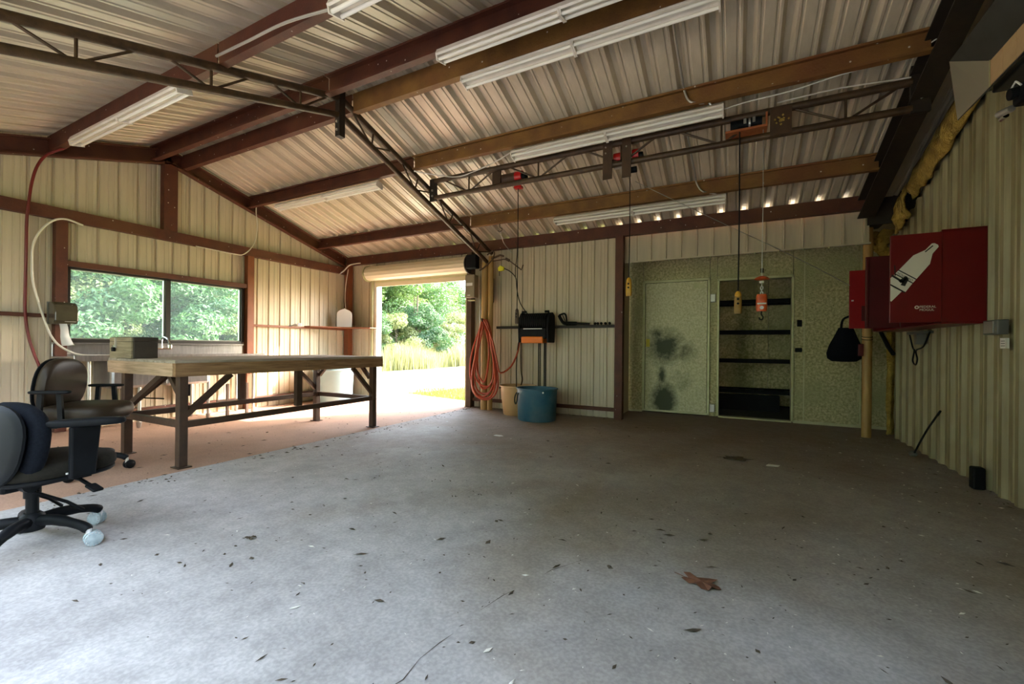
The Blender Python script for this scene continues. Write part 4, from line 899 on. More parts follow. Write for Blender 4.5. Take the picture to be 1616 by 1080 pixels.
# hanging gear near the truss foot
gh = thing('ceiling_hook', 'small steel hook screwed to the low purlin near the truss', 'hook', (-2.98, 5.33, 2.62))
MB().tube(smooth_path([(-2.98, 5.33, 2.75), (-2.98, 5.33, 2.69), (-2.95, 5.33, 2.67), (-2.945, 5.33, 2.645), (-2.98, 5.33, 2.628), (-3.01, 5.33, 2.645)], 4), .006, 8).build('hook_wire', truss_m, gh, smooth=True)
hose('grey_cord', [(-2.975, 5.335, 2.63), (-3.0, 5.5, 2.5), (-3.02, 5.8, 2.42)], .004, zinc_m, 'thin grey cord tied from the ceiling hook to the spring arm', 'cord')
ar = thing('spring_arm', 'rusty spring arm with a lemon yellow clip on the truss foot', 'bracket', (-3.2, 5.85, 2.05))
MB().tube([(-3.42, 5.86, 2.38), (-3.26, 5.85, 2.42), (-3.20, 5.85, 2.40)], .016, 8).build('swivel', truss_m, ar, smooth=True)
MB().tube([(-3.40, 5.86, 2.34), (-3.20, 5.85, 2.35), (-3.12, 5.85, 2.34), (-2.89, 5.85, 2.165), (-2.86, 5.85, 2.24)], .009, 8).build('rod', truss_m, ar, smooth=True)
MB().obox((-3.13, 5.85, 2.34), (.07, .03, .04), (0, .5, 0)).build('clamp', truss_m, ar)
MB().prism([(-3.30, 5.84, 2.22), (-3.25, 5.84, 2.26), (-3.19, 5.84, 2.23), (-3.20, 5.84, 2.18), (-3.28, 5.84, 2.17)], (0, .04, 0)).build('clip', brightyel_m, ar, bevel=.006)
MB().tube([(-3.27, 5.85, 2.18), (-3.27, 5.85, 2.10)], .005, 6).build('clip_tail', black_m, ar)
hose('reel_cord', [(-3.19, 5.86, 2.21), (-3.08, 5.86, 2.15), (-2.99, 5.86, 2.05), (-2.97, 5.86, 1.9), (-2.94, 5.86, 1.75), (-2.90, 5.87, 1.64), (-2.83, 5.88, 1.54), (-2.80, 5.9, 1.50)], .007, black_m, 'black cord curving from the yellow clip down to the hose reel', 'cord')
hose('brown_cable', [(-2.99, 5.84, 2.60), (-2.96, 5.84, 2.5), (-2.965, 5.84, 2.35), (-2.985, 5.84, 2.2), (-2.985, 5.84, 2.05)], .007, truss_m, 'brown cord hanging down in front of the back wall near the truss', 'cord')
hose('column_cable', [(-3.55, 5.95, 2.47), (-3.40, 5.86, 2.50), (-3.36, 5.84, 2.44), (-3.40, 5.82, 2.34), (-3.52, 5.80, 2.24), (-3.60, 5.80, 2.2)], .010, brownpl_m, 'curved cable around the head of the tan pipe columns', 'cable')

# ------------------------------------------------------------------ things along the back wall
hc = thing('hose_coil', 'orange-red rubber hose hung in long loops on the tan pipe column', 'hose', (-3.47, 5.78, .15))
mb = MB(); rr = random.Random(3); path = []
loops = [(.27, .17), (.22, .26), (.16, .34), (.25, .22), (.11, .45), (.19, .38), (.23, .20)]
for i, (w_, zb) in enumerate(loops):
    yy = 5.795 - .014 * i; cx_ = -3.47 + rr.uniform(-.03, .03); zt = 1.41 + rr.uniform(-.02, .02)
    for k in range(20):
        a = 2 * math.pi * k / 20
        s_ = (1 - math.cos(a)) / 2                       # 0 top ..1 bottom
        x = cx_ + math.sin(a) * w_ * (0.30 + .95 * s_ ** 1.1) + .02 * math.sin(3 * a + i)
        path.append((x, yy + .02 * math.sin(a), zt - (zt - zb) * s_))
path += [(-3.45, 5.70, 1.40), (-3.30, 5.70, 1.1), (-3.22, 5.72, .75), (-3.18, 5.75, .60), (-3.05, 5.85, .70), (-2.98, 5.95, .95), (-2.97, 6.0, 1.25)]
mb.tube(smooth_path(path, 3), .014, 8); mb.build('hose_body', hoseo_m, hc, smooth=True)
MB().tube([(-3.48, 5.88, 1.40), (-3.48, 5.70, 1.39), (-3.48, 5.68, 1.43)], .012, 8).build('hanger_peg', black_m, hc, smooth=True)
hose('wall_pipe', [(-2.965, 6.03, 1.34), (-2.965, 6.02, 1.1), (-2.97, 6.02, .85), (-2.96, 6.02, .62), (-2.92, 5.98, .5), (-2.90, 5.9, .42)], .011, truss_m, 'brown pipe hose running down the wall into the tan tub', 'hose')
hose('black_hose', [(-2.92, 5.9, 1.12), (-2.97, 5.93, 1.05), (-3.0, 5.95, .85), (-3.01, 5.95, .65), (-2.98, 5.9, .48), (-2.93, 5.8, .38)], .008, black_m, 'thin black hose curving from the reel into the tan tub', 'hose')
def tub(name, label, c, r0, r1, h_, m_, sx=1, sy=1, min_=None, rim=.012):
    t = thing(name, label, 'tub', (c[0], c[1], 0), group='plastic tubs by the back wall')
    MB().lathe([(r0 * .96, 0), (r0, .012), (r1, h_ - .02), (r1 + rim, h_ - .012), (r1 + rim, h_), (r1 - .004, h_), (r0 - .012, .03), (.01, .028)], 32, (c[0], c[1], 0), None, sx, sy).build('body', m_, t, smooth=True)
    return t
tt = tub('plastic_tub', 'tan plastic tub left of the blue one by the back wall', (-2.87, 5.735), .215, .265, .43, tan_m)
MB().box(-3.085, -3.065, 5.545, 5.565, .385, .405).build('handle_hole', black_m, tt)
bt = tub('plastic_tub', 'blue plastic tub with rope handle in front of the tan one', (-2.42, 5.42), .255, .270, .44, tub_m, 1.04, .92)
MB().tube(smooth_path([(-2.655, 5.27, .375), (-2.665, 5.235, .32), (-2.662, 5.225, .25), (-2.648, 5.23, .225), (-2.625, 5.215, .27), (-2.612, 5.205, .345), (-2.598, 5.205, .375)], 4), .010, 8).build('rope_handle', grime_m, bt, smooth=True)
MB().lathe([(.012, 0), (.012, .01)], 8, (-2.235, 5.205, .40), Matrix.Rotation(math.pi / 2, 3, 'X')).build('handle_hole', white_m, bt)
rl = thing('hose_reel', 'black hose reel with orange base on the back wall rail', 'reel', (-2.65, 5.9, 1.06))
for x in (-2.895, -2.435):
    MB().prism([(x, 5.90 + dy, 1.285 + dz) for dy, dz in ((-.13, -.22), (.10, -.22), (.12, .0), (.10, .19), (.03, .23), (-.06, .22), (-.12, .15), (-.15, 0))], (.038, 0, 0)).build('side_plate', black_m, rl, bevel=.012)
mb = MB()
for k in range(13): mb.tube([(-2.845 + k * .032 + .0, 5.885 + .115 * math.cos(a), 1.375 + .115 * math.sin(a)) for a in [2 * math.pi * j / 20 for j in range(20)]], .017, 6, True)
mb.build('wound_hose', black_m, rl, smooth=True)
xcyl(MB(), -2.86, -2.43, 5.885, 1.375, .10).build('drum', black_m, rl, smooth=True)
MB().box(-2.86, -2.435, 5.755, 5.80, 1.12, 1.28).build('front_guard', black_m, rl, bevel=.015)
MB().box(-2.80, -2.50, 5.75, 5.756, 1.262, 1.272).build('trim_line', white_m, rl)
MB().box(-2.835, -2.485, 5.745, 5.93, 1.055, 1.155).build('orange_base', orange_m, rl, bevel=.015)
MB().tube([(-2.87, 5.86, 1.50), (-2.87, 5.86, 1.525), (-2.80, 5.86, 1.525)], .018, 8).build('handle', black_m, rl, smooth=True)
MB().tube([(-2.44, 5.86, 1.50), (-2.44, 5.86, 1.525), (-2.50, 5.86, 1.525)], .018, 8).build('handle', black_m, rl, smooth=True)
for i, x in enumerate((-2.57, -2.545, -2.48, -2.455)):
    o = MB().tube([(x, 5.80, 1.06), (x, 5.80, .8), (x + .002, 5.80, .44), (x, 5.80, .01)], .0095, 8).build('drop_hose', black_m, None, smooth=True); tag(o, 'thin black hose dropping from the reel behind the blue tub, %s from the left' % ('first', 'second', 'third', 'fourth')[i], 'hose', 'hoses from reel to blue tub')
wn = thing('spray_gun', 'black pressure washer gun lying on the back wall rail', 'spray gun', (-2.1, 5.99, 1.325))
MB().tube(smooth_path([(-2.325, 5.98, 1.47), (-2.30, 5.98, 1.42), (-2.255, 5.98, 1.36), (-2.19, 5.98, 1.345)], 4), .024, 8).build('grip', black_m, wn, smooth=True)
MB().tube(smooth_path([(-2.325, 5.98, 1.47), (-2.25, 5.98, 1.495), (-2.215, 5.98, 1.46), (-2.205, 5.98, 1.37)], 4), .013, 8).build('trigger_guard', black_m, wn, smooth=True)
MB().tube([(-2.27, 5.98, 1.475), (-2.245, 5.98, 1.42), (-2.225, 5.98, 1.37)], .006, 6).build('trigger', black_m, wn)
MB().tube([(-2.21, 5.98, 1.35), (-2.06, 5.98, 1.348), (-2.04, 5.98, 1.345), (-1.86, 5.985, 1.338)], [.028, .026, .018, .014], 10).build('barrel', black_m, wn, smooth=True)
cp = thing('coupling', 'small dark hose couplings on the rail right of the spray gun', 'fitting', (-1.68, 6.0, 1.325))
for k, x in enumerate((-1.79, -1.75, -1.70, -1.64, -1.58)): MB().lathe([(.010, -.018), (.018, -.01), (.018, .01), (.010, .018)], 8, (x, 6.02, 1.343), Matrix.Rotation(math.pi / 2 + .2 * k, 3, 'Y')).build('link', black_m, cp, smooth=True)

# ------------------------------------------------------------------ red cabinet on the right wall
rc = thing('red_cabinet', 'red steel parts cabinet on the right wall with its doors swung open', 'cabinet', (1.48, 5.25, 1.21))
CZ0, CZ1 = 1.215, 1.905
def rbox(name, m_, *b, par=None, bevel=.003, label=None): return MB().box(*b).build(name, m_, par or rc, bevel=bevel, label=label)
rbox('back_panel', redin_m, 1.600, 1.612, 4.36, 6.16, CZ0, CZ1)
rbox('end_panel', red_m, 1.365, 1.612, 4.345, 4.36, CZ0 - .0, CZ1 + .005)
rbox('end_panel', red_m, 1.365, 1.612, 6.16, 6.175, CZ0, CZ1)
rbox('divider', redin_m, 1.365, 1.60, 5.245, 5.275, CZ0, CZ1)
rbox('top_panel', red_m, 1.365, 1.612, 4.345, 6.175, CZ1 - .012, CZ1); rbox('bottom_panel', red_m, 1.365, 1.612, 4.345, 6.175, CZ0 - .012, CZ0)
for z in (1.44, 1.67): rbox('shelf', redin_m, 1.38, 1.60, 4.37, 6.15, z, z + .01)
d1 = rbox('door', red_m, 1.063, 1.365, 4.335, 4.352, CZ0 + .0, CZ1 - .012, label='open door with white spark plug print')
d2 = rbox('door', redin_m, 1.115, 1.365, 5.295, 5.312, CZ0, CZ1, label='middle door seen on its dark inner side')
rbox('door_stile', redin_m, 1.115, 1.135, 5.275, 5.295, CZ0, CZ1 - .015, par=d2)
d3 = rbox('door', redlit_m, 1.150, 1.365, 6.150, 6.168, CZ0 + .03, CZ1, label='far door with a pull recess, light on it painted as brighter red')
rbox('pull_recess', redin_m, 1.262, 1.295, 6.145, 6.151, 1.33, 1.50, par=d3, bevel=0); rbox('lock', white_m, 1.168, 1.188, 6.143, 6.151, 1.555, 1.57, par=d3, bevel=0)
# printed spark plug (flat print on the near door)
YP = 4.3345
def dec(poly, m_, lift=0.0, name='print'): return MB().prism([(x, YP - lift, z) for x, z in poly], (0, -.0008, 0)).build(name, m_, d1)
ax0 = V(1.03, 0, 1.40); ax1 = V(1.325, 0, 1.795); axd = (ax1 - ax0).normalized(); axn = V(-axd.z, 0, axd.x); AL = (ax1 - ax0).length
def plug(u0, u1, w0, w1, m_, lift, clipx=1.066):
    pts = []
    for u, w_ in ((u0, w0), (u1, w1), (u1, -w1), (u0, -w0)):
        p = ax0 + axd * (u * AL) + axn * w_; pts.append((p.x, p.z))
    out_ = []                                            # clip at the free edge of the door
    for i in range(4):
        a, b = pts[i], pts[(i + 1) % 4]
        if a[0] >= clipx: out_.append(a)
        if (a[0] - clipx) * (b[0] - clipx) < 0:
            t_ = (clipx - a[0]) / (b[0] - a[0]); out_.append((clipx, a[1] + (b[1] - a[1]) * t_))
    if len(out_) >= 3: dec(out_, m_, lift)
plug(.36, .74, .066, .060, printw_m, 0); plug(.74, .88, .060, .026, printw_m, 0); plug(.88, 1.0, .026, .024, printw_m, 0); plug(1.0, 1.02, .024, .012, printw_m, 0)
plug(.22, .36, .072, .066, printw_m, 0); plug(.02, .22, .046, .050, printw_m, 0)
plug(.385, .40, .066, .066, printk_m, .001); plug(.455, .47, .065, .064, printk_m, .001)
plug(.215, .235, .072, .072, printk_m, .001)
def strip(a, b, w_, m_, lift):
    a = Vector((a[0], 0, a[1])); b = Vector((b[0], 0, b[1])); d_ = (b - a).normalized(); n_ = V(-d_.z, 0, d_.x) * w_
    dec([((a + n_).x, (a + n_).z), ((b + n_).x, (b + n_).z), ((b - n_).x, (b - n_).z), ((a - n_).x, (a - n_).z)], m_, lift)
strip((1.072, 1.585), (1.150, 1.520), .007, printk_m, .0015); strip((1.12, 1.53), (1.165, 1.565), .012, printk_m, .0015); strip((1.09, 1.66), (1.094, 1.58), .004, printk_m, .0015)
strip((1.268, 1.748), (1.312, 1.792), .004, printk_m, .0015); strip((1.14, 1.50), (1.162, 1.555), .014, printk_m, .0015)
# edge highlight of print is plain paint; lettering
def text(body, size, loc, m_, parent, rot=(math.pi / 2, 0, 0)):
    cu = bpy.data.curves.new('lettering', 'FONT'); cu.body = body; cu.size = size; cu.extrude = .0003; cu.materials.append(m_)
    tmp = bpy.data.objects.new('lettering', cu); COL.objects.link(tmp)
    me = bpy.data.meshes.new_from_object(tmp.evaluated_get(bpy.context.evaluated_depsgraph_get())); bpy.data.objects.remove(tmp)
    o = bpy.data.objects.new('lettering', me); COL.objects.link(o); o.parent = parent
    off = V(0, 0, 0); q = parent
    while q: off = off + q.location; q = q.parent
    o.location = Vector(loc) - off; o.rotation_euler = rot; return o
text('FEDERAL', .024, (1.238, YP - .001, 1.325), printw_m, d1); text('MOGUL', .024, (1.238, YP - .001, 1.302), printw_m, d1)
MB().tube([(1.223 + .010 * math.cos(a), YP - .0005, 1.330 + .010 * math.sin(a)) for a in [2 * math.pi * j / 14 for j in range(14)]], .0035, 6, True).build('logo_ring', printw_m, d1)
pa = ax0 + axd * (AL * .437) + axn * -.055
text('CHAMPION', .022, (pa.x, YP - .0015, pa.z), printk_m, d1, (math.pi / 2, -math.atan2(axn.z, axn.x), 0))
# bracket and wire under the cabinet
bk = thing('wire_bracket', 'rusty bracket with looped black wire under the red cabinet', 'bracket', (1.58, 5.55, .85))
MB().box(1.54, 1.61, 5.28, 5.72, 1.16, 1.185).build('arm', grey_m, bk); MB().box(1.54, 1.61, 5.45, 5.52, 1.06, 1.16).build('plate', grey_m, bk)
MB().tube(smooth_path([(1.56, 5.72, 1.17), (1.57, 5.66, 1.03), (1.56, 5.58, 1.0), (1.57, 5.66, .90), (1.57, 5.58, .86), (1.56, 5.50, .92), (1.56, 5.54, 1.0), (1.56, 5.35, 1.04), (1.56, 5.2, 1.17)], 5), .007, 8).build('wire_loop', black_m, bk, smooth=True)
# electrical boxes
eb = thing('electrical_box', 'grey electrical box on the right wall near the edge of the picture', 'box', (1.59, 4.15, 1.11))
MB().box(1.555, 1.614, 4.06, 4.25, 1.115, 1.215).build('body', grey_m, eb, bevel=.006); MB().box(1.548, 1.556, 4.10, 4.22, 1.125, 1.205).build('cover', zinc_m, eb)
for z in (1.14, 1.165, 1.19): MB().lathe([(.012, 0), (.012, .015)], 10, (1.58, 4.25, z), Matrix.Rotation(-math.pi / 2, 3, 'X')).build('knockout', grey_m, eb)
sw = MB().box(1.595, 1.612, 4.055, 4.125, 1.02, 1.09).build('paper_notice', white_m, None); tag(sw, 'small white notice card below the grey electrical box', 'card')
for k in range(3): MB().box(1.5945, 1.5952, 4.065, 4.115, 1.035 + k * .016, 1.040 + k * .016).build('print_line', grey_m, sw)
# bag, bar, stick
bg = thing('hanging_bag', 'black bag hanging left of the tan pipe column', 'bag', (1.13, 6.30, .86))
mb = MB(); lv = [(1.26, .07, .05), (1.16, .11, .07), (1.05, .155, .09), (.96, .175, .10), (.90, .165, .09), (.865, .12, .06), (.86, .04, .02)]
prof_n = 20; vs = []; fs = []
for z, rx, ry in lv:
    for k in range(prof_n):
        a = 2 * math.pi * k / prof_n; vs.append((1.15 - .10 * (1.26 - z) * .4 + rx * math.cos(a), 6.31 + ry * math.sin(a), z))
for i in range(len(lv) - 1):
    for k in range(prof_n): fs.append((i * prof_n + k, (i + 1) * prof_n + k, (i + 1) * prof_n + (k + 1) % prof_n, i * prof_n + (k + 1) % prof_n))
fs.append(tuple(range(prof_n))); fs.append(tuple(reversed([(len(lv) - 1) * prof_n + k for k in range(prof_n)])))
mb.add(vs, fs).build('pouch', blackfab_m, bg, smooth=True)
MB().tube(smooth_path([(1.10, 6.29, 1.24), (1.12, 6.28, 1.36), (1.22, 6.27, 1.40), (1.29, 6.27, 1.38)], 4), .012, 8).build('strap', blackfab_m, bg, smooth=True)
tg = MB().box(1.245, 1.292, 6.19, 6.225, .93, 1.07).build('wall_tin', redin_m, None, bevel=.004); tag(tg, 'small maroon tin fixed to the tan pipe column below the cabinet', 'tin')
for z in (1.155, 1.125): MB().tube([(1.34 + .0485 * math.cos(a), 6.27 + .0485 * math.sin(a), z + .01 * math.sin(a)) for a in [2 * math.pi * j / 18 for j in range(18)]], .004, 6, True).build('strap_wire', black_m, tg)
o = MB().tube([(1.52, 6.56, 1.24), (1.55, 6.34, 1.03), (1.56, 6.22, .96)], .022, 8).build('loose_pipe', black_m, None, smooth=True); tag(o, 'short dark pipe leaning behind the right end of the red cabinet', 'pipe')
stk = thing('leaning_rod', 'thin rod with a hooked head leaning on the right wall', 'rod', (1.55, 5.2, 0))
MB().tube(smooth_path([(1.50, 5.36, .02), (1.54, 5.22, .25), (1.575, 5.08, .43), (1.58, 5.03, .475), (1.565, 4.99, .47), (1.55, 4.99, .44)], 4), .008, 8).build('shaft', black_m, stk, smooth=True)
MB().lathe([(.02, 0), (.035, .02), (.02, .05)], 10, (1.50, 5.37, .0)).build('foot', grey_m, stk, smooth=True)
o = MB().box(1.53, 1.60, 4.30, 4.37, 0, .16).build('dark_block', black_m, None, bevel=.012); tag(o, 'small black block standing at the foot of the right wall', 'block')

# ------------------------------------------------------------------ infrared heater
ht = thing('infrared_heater', 'ceramic-tile infrared heater with flared reflectors high on the right wall', 'heater', (1.35, 3.0, 2.3))
MB().box(1.285, 1.43, 2.10, 3.44, 2.47, 2.68).build('burner_housing', darkhous_m, ht, bevel=.01)
for k in range(10):
    y1 = 3.40 - k * .128
    MB().box(1.265, 1.286, y1 - .124, y1, 2.505, 2.645).build('ceramic_tile', tile_m, ht, bevel=.002)
MB().sheet([(1.272, 2.1, 2.655), (1.272, 3.42, 2.655)], [(1.165, 2.0, 2.80), (1.165, 3.62, 2.80)]).build('top_reflector', darkhous_m, ht, solid=.004)  # top and bottom flares painted dark, standing for a dark reflection in polished metal
MB().sheet([(1.272, 2.1, 2.495), (1.272, 3.42, 2.495)], [(1.205, 2.0, 2.425), (1.205, 3.62, 2.425)]).build('bottom_reflector', darkhous_m, ht, solid=.004)
MB().sheet([(1.272, 3.42, 2.495), (1.272, 3.42, 2.655)], [(1.205, 3.62, 2.425), (1.165, 3.62, 2.80)]).build('end_reflector', refl_m, ht, solid=.004)
MB().obox((1.275, 3.42, 2.575), (.014, .014, .19)).build('end_rail', galvflat_m, ht)
vb = MB().box(1.30, 1.44, 3.05, 3.28, 2.30, 2.40).build('gas_valve', black_m, ht, bevel=.02)
MB().tube([(1.31, 3.22, 2.36), (1.27, 3.22, 2.355)], .03, 12).build('valve_knob', black_m, vb, smooth=True)
MB().tube([(1.32, 3.32, 2.32), (1.30, 3.40, 2.33)], .018, 10).build('gas_fitting', zinc_m, vb, smooth=True); MB().tube([(1.33, 3.40, 2.32), (1.33, 3.45, 2.32)], .014, 8).build('gas_fitting', chrome_m, vb, smooth=True)
MB().tube(smooth_path([(1.29, 3.16, 2.37), (1.28, 3.18, 2.40), (1.29, 3.22, 2.41), (1.28, 3.26, 2.37)], 4), .005, 6).build('ignition_wire', white_m, vb)
MB().box(1.36, 1.61, 2.9, 2.94, 2.55, 2.60).build('wall_arm', darkhous_m, ht); MB().box(1.36, 1.61, 3.35, 3.39, 2.55, 2.60).build('wall_arm', darkhous_m, ht)

# ------------------------------------------------------------------ floor litter
def leaf(name, label, c, s_, rz, m_, seed=1):
    rr = random.Random(seed); mb = MB(); n = 18; vs = [(0, 0, .012)]; 
    for k in range(n):
        a = 2 * math.pi * k / n; r = s_ * (.55 + .45 * abs(math.cos(a * 2.5))) * (.8 + .4 * rr.random())
        vs.append((r * math.cos(a) * 1.25, r * math.sin(a) * .75, .004 + .014 * rr.random()))
    fs = [(0, 1 + k, 1 + (k + 1) % n) for k in range(n)]
    mb.add(vs, fs); M = Matrix.Translation(c) @ Matrix.Rotation(rz, 4, 'Z'); xf(mb, M)
    t = thing(name, label, 'leaf', c); mb.build('blade', m_, t, smooth=False, solid=.001)
    MB().tube([M @ V(-s_ * 1.1, 0, .006), M @ V(-s_ * 1.7, .01, .004)], .0015, 5).build('stem', m_, t); return t
leaf('dry_leaf', 'large curled brown leaf on the concrete in the foreground', (-.12, 2.0, 0), .070, -.25, leafbrown_m, 4)
leaf('dry_leaf', 'dark crumpled leaf on the floor before the red cabinet', (.02, 4.40, 0), .10, .05, crumb_m, 6)
leaf('dry_leaf', 'small dark leaf lying near the casters of the black chair', (-2.2, 1.35, 0), .025, .6, crumb_m, 9)
o = MB().prism([(.24, 4.28, .001), (.33, 4.30, .001), (.345, 4.335, .001), (.26, 4.34, .001)], (0, 0, .006)).build('paper_scrap', paper_m, None); tag(o, 'white scrap beside the dark crumpled leaf', 'paper')
o = MB().prism([(-2.40, 4.20, .001), (-2.33, 4.19, .001), (-2.29, 4.22, .001), (-2.33, 4.245, .001), (-2.39, 4.235, .001)], (0, 0, .006)).build('paper_scrap', paper_m, None); tag(o, 'white scrap on the floor in front of the blue tub', 'paper')
def litter(name, label, n, m_, smin, smax, seed, regions):
    rr = random.Random(seed); mb = MB()
    for k in range(n):
        x0, x1, y0, y1 = regions[rr.randrange(len(regions))]
        x = rr.uniform(x0, x1); y = rr.uniform(y0, y1); s_ = smin * (smax / smin) ** (rr.random() ** 2.2)
        a = rr.random() * 6.28; l_ = s_ * rr.uniform(.8, 2.2); w_ = s_ * rr.uniform(.3, .7)
        ca, sa = math.cos(a), math.sin(a); z = .001
        P = [(-l_, 0), (0, -w_), (l_, 0), (0, w_)]
        vs = [(x + p * ca - q * sa, y + p * sa + q * ca, z + rr.uniform(0, s_ * .4)) for p, q in P] + [(x, y, z + s_ * .5)]
        mb.add(vs, [(0, 1, 4), (1, 2, 4), (2, 3, 4), (3, 0, 4)])
    o = mb.build(name, m_, None); return tag(o, label, 'litter', kind='stuff')
litter('leaf_crumbs', 'dark leaf crumbs scattered over the floor', 1300, crumb_m, .004, .018, 11, [(-3.7, 1.5, .7, 6.0), (-3.0, 1.4, .7, 3.2), (-6.5, -3.9, 1.5, 5.8), (-3.85, -3.6, 1.0, 5.8)])
litter('pale_chips', 'pale chips and grit scattered over the concrete', 480, chip_m, .0035, .012, 12, [(-3.4, 1.5, .7, 6.0), (-2.6, 1.5, .7, 3.0), (.4, 1.55, 2.2, 6.2)])
litter('wall_foot_dirt', 'dark dirt gathered along the foot of the walls', 260, crumb_m, .005, .02, 13, [(-3.9, -1.5, 5.92, 6.08), (1.40, 1.62, 3.9, 6.5), (-6.7, -6.5, 3.2, 5.3), (-3.9, -3.75, 5.7, 6.05)])
# ------------------------------------------------------------------ outdoors
o = MB().box(-120, 120, -80, 160, -.6, -.10).build('lawn', lawn_m, None); struct(o, 'rough green ground around the building')
o = MB().prism([(-13.0, -40, -.10), (-7.4, -40, -.10), (-7.0, 6.4, -.10), (-6.35, 8.0, -.10), (-6.0, 14, -.10), (-7.0, 60, -.10), (-15, 60, -.10), (-12.6, 16, -.10)], (0, 0, .04)).build('gravel_track', gravel_m, None); struct(o, 'pale gravel track passing the doorway')
o = MB().prism([(-7.3, 6.12, -.12), (-3.7, 6.12, -.12), (-3.7, 6.55, -.12), (-5.4, 6.9, -.12), (-7.3, 7.4, -.12)], (0, 0, .11)).build('door_apron', apron_m, None); struct(o, 'bright concrete apron outside the roll-up doorway')
o = MB().box(-8.5, 4.5, -8.0, -.62, -.14, -.01).build('driveway', drive_m, None); struct(o, 'dirt drive outside the front bay')

def leaf_cloud(rr, blobs, per, lsize, flat=.6):
    vs = []; fs = []
    for (cx_, cy_, cz_, r) in blobs:
        for k in range(per):
            # points near the blob's surface
            while True:
                d = V(rr.uniform(-1, 1), rr.uniform(-1, 1), rr.uniform(-1, 1))
                if .1 < d.length < 1: break
            q = d.normalized() * (r * (.55 + .45 * rr.random() ** .6)); p = V(cx_, cy_, cz_) + V(q.x, q.y, q.z * flat)
            n_ = (d.normalized() + V(rr.gauss(0, .5), rr.gauss(0, .5), rr.gauss(.5, .5))).normalized()
            t_ = n_.orthogonal().normalized(); t_ = Matrix.Rotation(rr.random() * 6.28, 3, n_) @ t_; b = n_.cross(t_)
            s_ = lsize * rr.uniform(.6, 1.3); i = len(vs)
            vs += [p - t_ * s_, p - b * (s_ * .5) + n_ * (s_ * .1), p + t_ * s_ - n_ * (s_ * .25), p + b * (s_ * .5) + n_ * (s_ * .1)]
            fs.append((i, i + 1, i + 2, i + 3))
    return vs, fs
def make_mesh(name, vs, fs, m_):
    me = bpy.data.meshes.new(name); me.from_pydata([tuple(v_) for v_ in vs], [], fs); me.materials.append(m_); me.update(); return me
def tree_meshes(seed, H, W, trunk_r, per, nb, lsize, low=.12):
    rr = random.Random(seed); blobs = []
    for k in range(nb):
        f = low + (1 - low) * (k + .5) / nb
        prof = math.sin(math.pi * min(1, (f - low) / (1 - low) * .86 + .12)) ** .6
        a = rr.random() * 6.28; rad = W * prof * math.sqrt(rr.uniform(.25, 1))
        blobs.append((rad * math.cos(a), rad * math.sin(a), H * f, W * rr.uniform(.26, .42)))
    vs, fs = leaf_cloud(rr, blobs, per, lsize)
    tb = MB(); tb.tube(smooth_path([(0, 0, -.3), (rr.uniform(-.1, .1), rr.uniform(-.1, .1), H * .3), (rr.uniform(-.2, .2), rr.uniform(-.2, .2), H * .6), (0, 0, H * .92)], 4), [trunk_r * (1 - .07 * i) for i in range(13)], 8)
    for b in blobs[::3]:
        z0 = b[2] * rr.uniform(.55, .75); tb.tube([(0, 0, z0), (b[0] * .5, b[1] * .5, (z0 + b[2]) / 2 + .1), (b[0], b[1], b[2])], [trunk_r * .4, trunk_r * .25, trunk_r * .1], 5)
    return vs, fs, tb
KIND = {}
def plant_kind(key, name, m_, seed, H, W, tr, per, nb, ls, low):
    vs, fs, tb = tree_meshes(seed, H, W, tr, per, nb, ls, low)
    tm = bpy.data.meshes.new('trunk'); tm.from_pydata(tb.v, [], tb.f); tm.materials.append(bark_m)
    KIND[key] = (name, make_mesh('foliage', vs, fs, m_), tm)
plant_kind('a', 'broadleaf_tree', leafA_m, 1, 8.5, 2.9, .14, 650, 46, .072, .10)
plant_kind('b', 'broadleaf_tree', leafB_m, 2, 9.5, 3.0, .16, 650, 46, .075, .08)
plant_kind('c', 'broadleaf_tree', leafA_m, 3, 12.0, 3.6, .20, 420, 50, .11, .06)
plant_kind('s', 'pale_shrub', leafC_m, 4, 2.7, 1.35, .05, 600, 30, .045, .10)
plant_kind('d', 'dark_shrub', leafB_m, 5, 3.4, 1.6, .06, 600, 34, .055, .06)
plant_kind('t', 'slim_sapling', leafA_m, 6, 8.5, 1.2, .07, 200, 16, .09, .45)
def plant(key, x, y, s_, rz, label, group):
    name, fm, tm = KIND[key]
    t = thing(name, label, 'shrub' if 'shrub' in name else 'tree', (x, y, -.1), rz, group)
    t.scale = (s_, s_, s_)
    for nm, me in (('foliage', fm), ('trunk', tm)):
        c = bpy.data.objects.new(nm, me); COL.objects.link(c); c.parent = t
rr = random.Random(21)
ordn = ['first', 'second', 'third', 'fourth', 'fifth', 'sixth', 'seventh', 'eighth', 'ninth', 'tenth', 'eleventh', 'twelfth', 'thirteenth', 'fourteenth']
ys = [1.2 + 2.35 * i for i in range(12)]
for i, y in enumerate(ys):
    k = 'ab'[i % 2]
    plant(k, -17.2 - rr.uniform(0, 2.0) - (0.10 * y), y + rr.uniform(-.4, .4), rr.uniform(.85, 1.1), rr.random() * 6.28, '%s tree of the nearest wood row, counted from the left of the window' % ordn[i], 'trees of the nearest wood row')
for i in range(11):
    plant('c', -22.5 - rr.uniform(0, 2.5) - i * .25, 2.5 + i * 3.0, rr.uniform(.9, 1.15), rr.random() * 6.28, '%s tall tree of the far wood row, counted from the left of the window' % ordn[i], 'trees of the far wood row')
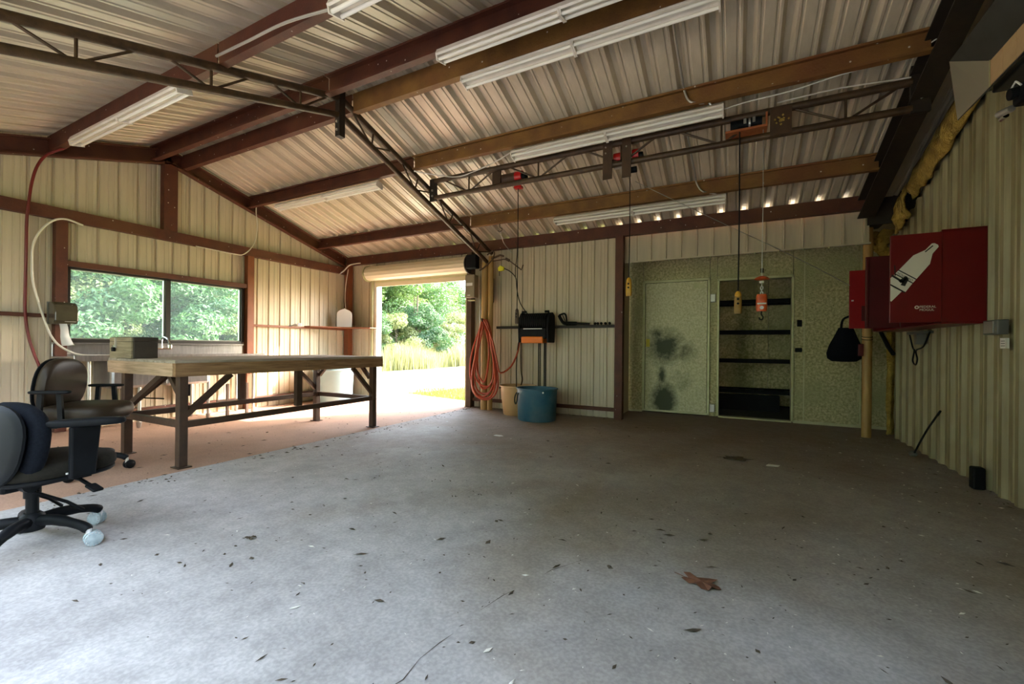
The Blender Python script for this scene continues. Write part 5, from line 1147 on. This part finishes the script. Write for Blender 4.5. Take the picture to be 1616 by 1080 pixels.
for i, (y, k) in enumerate(((4.6, 's'), (5.9, 'd'), (7.3, 'd'), (8.7, 's'), (9.9, 's'), (11.6, 'd'), (13.4, 's'), (15.3, 'd'), (17.2, 's'), (19.0, 'd'), (20.9, 's'), (22.8, 's'))):
    plant(k, -14.6 - rr.uniform(0, .8) - y * .05, y, rr.uniform(.85, 1.15) * (1.15 if k == 'd' and y < 9 else 1), rr.random() * 6.28, '%s of the shrubs at the wood edge, counted from the left, %s' % (ordn[i], 'pale yellow-green' if k == 's' else 'dark green'), 'shrubs at the wood edge')
wood = thing('unseen_trees', 'unseen trees added before the open front bay to block low sky', 'added trees', (-2, -10.5, -.1), kind='stuff')  # trees added out of view to keep low sky light from the bay
for i in range(9):
    for nm, me in (('foliage', KIND['c' if i % 2 else 'b'][1]), ('trunk', KIND['c' if i % 2 else 'b'][2])):
        c = bpy.data.objects.new(nm, me); COL.objects.link(c); c.parent = wood; c.location = (-13 + i * 3.2, -.8 * (i % 3) / 2, 0); c.rotation_euler = (0, 0, i * 1.3)
plant('t', -15.3, 18.1, 1.0, .4, 'slim sapling with a bare dark stem in the middle of the doorway view', None)

def blades(name, label, m_, n, region, hmin, hmax, wd, seed, zb=-.1, lean=.25, keep=None):
    rr = random.Random(seed); vs = []; fs = []
    x0, x1, y0, y1 = region; c = 0
    while c < n:
        x = rr.uniform(x0, x1); y = rr.uniform(y0, y1)
        if keep and not keep(x, y): continue
        c += 1; h_ = hmin + (hmax - hmin) * rr.random() ** 1.4 * (.75 + .25 * math.sin(x * 2.3 + y * 1.3)); a = rr.random() * 6.28; l = rr.gauss(0, lean) * h_
        ca, sa = math.cos(a), math.sin(a); b = rr.random() * 6.28; w_ = wd * rr.uniform(.6, 1.4); i = len(vs)
        vs += [(x - w_ * ca, y - w_ * sa, zb), (x + w_ * ca, y + w_ * sa, zb), (x + l * .4 * math.cos(b) + w_ * .6 * ca, y + l * .4 * math.sin(b) + w_ * .6 * sa, zb + h_ * .6), (x + l * .4 * math.cos(b) - w_ * .6 * ca, y + l * .4 * math.sin(b) - w_ * .6 * sa, zb + h_ * .6), (x + l * math.cos(b), y + l * math.sin(b), zb + h_)]
        fs += [(i, i + 1, i + 2, i + 3), (i + 3, i + 2, i + 4)]
    me = make_mesh(name, vs, fs, m_); o = bpy.data.objects.new(name, me); COL.objects.link(o); return tag(o, label, 'grass', kind='stuff')
blades('tall_grass', 'tall yellow-green grass between the track and the wood', grass_m, 42000, (-19, -12.0, 9, 26), .35, 1.5, .014, 31, keep=lambda x, y: x < -12.6 - max(0, (y - 16)) * .06 + .25 * math.sin(y * 1.7))
blades('track_grass', 'short sunny grass beside the gravel track near the doorway', lawnb_m, 16000, (-7.0, -3.6, 6.5, 13), .05, .16, .006, 32, keep=lambda x, y: x > -6.35 + .35 * math.sin(y * 2.1) - max(0, 8 - y) * .2 and y > 6.6 + (x + 3.7) * -.22)
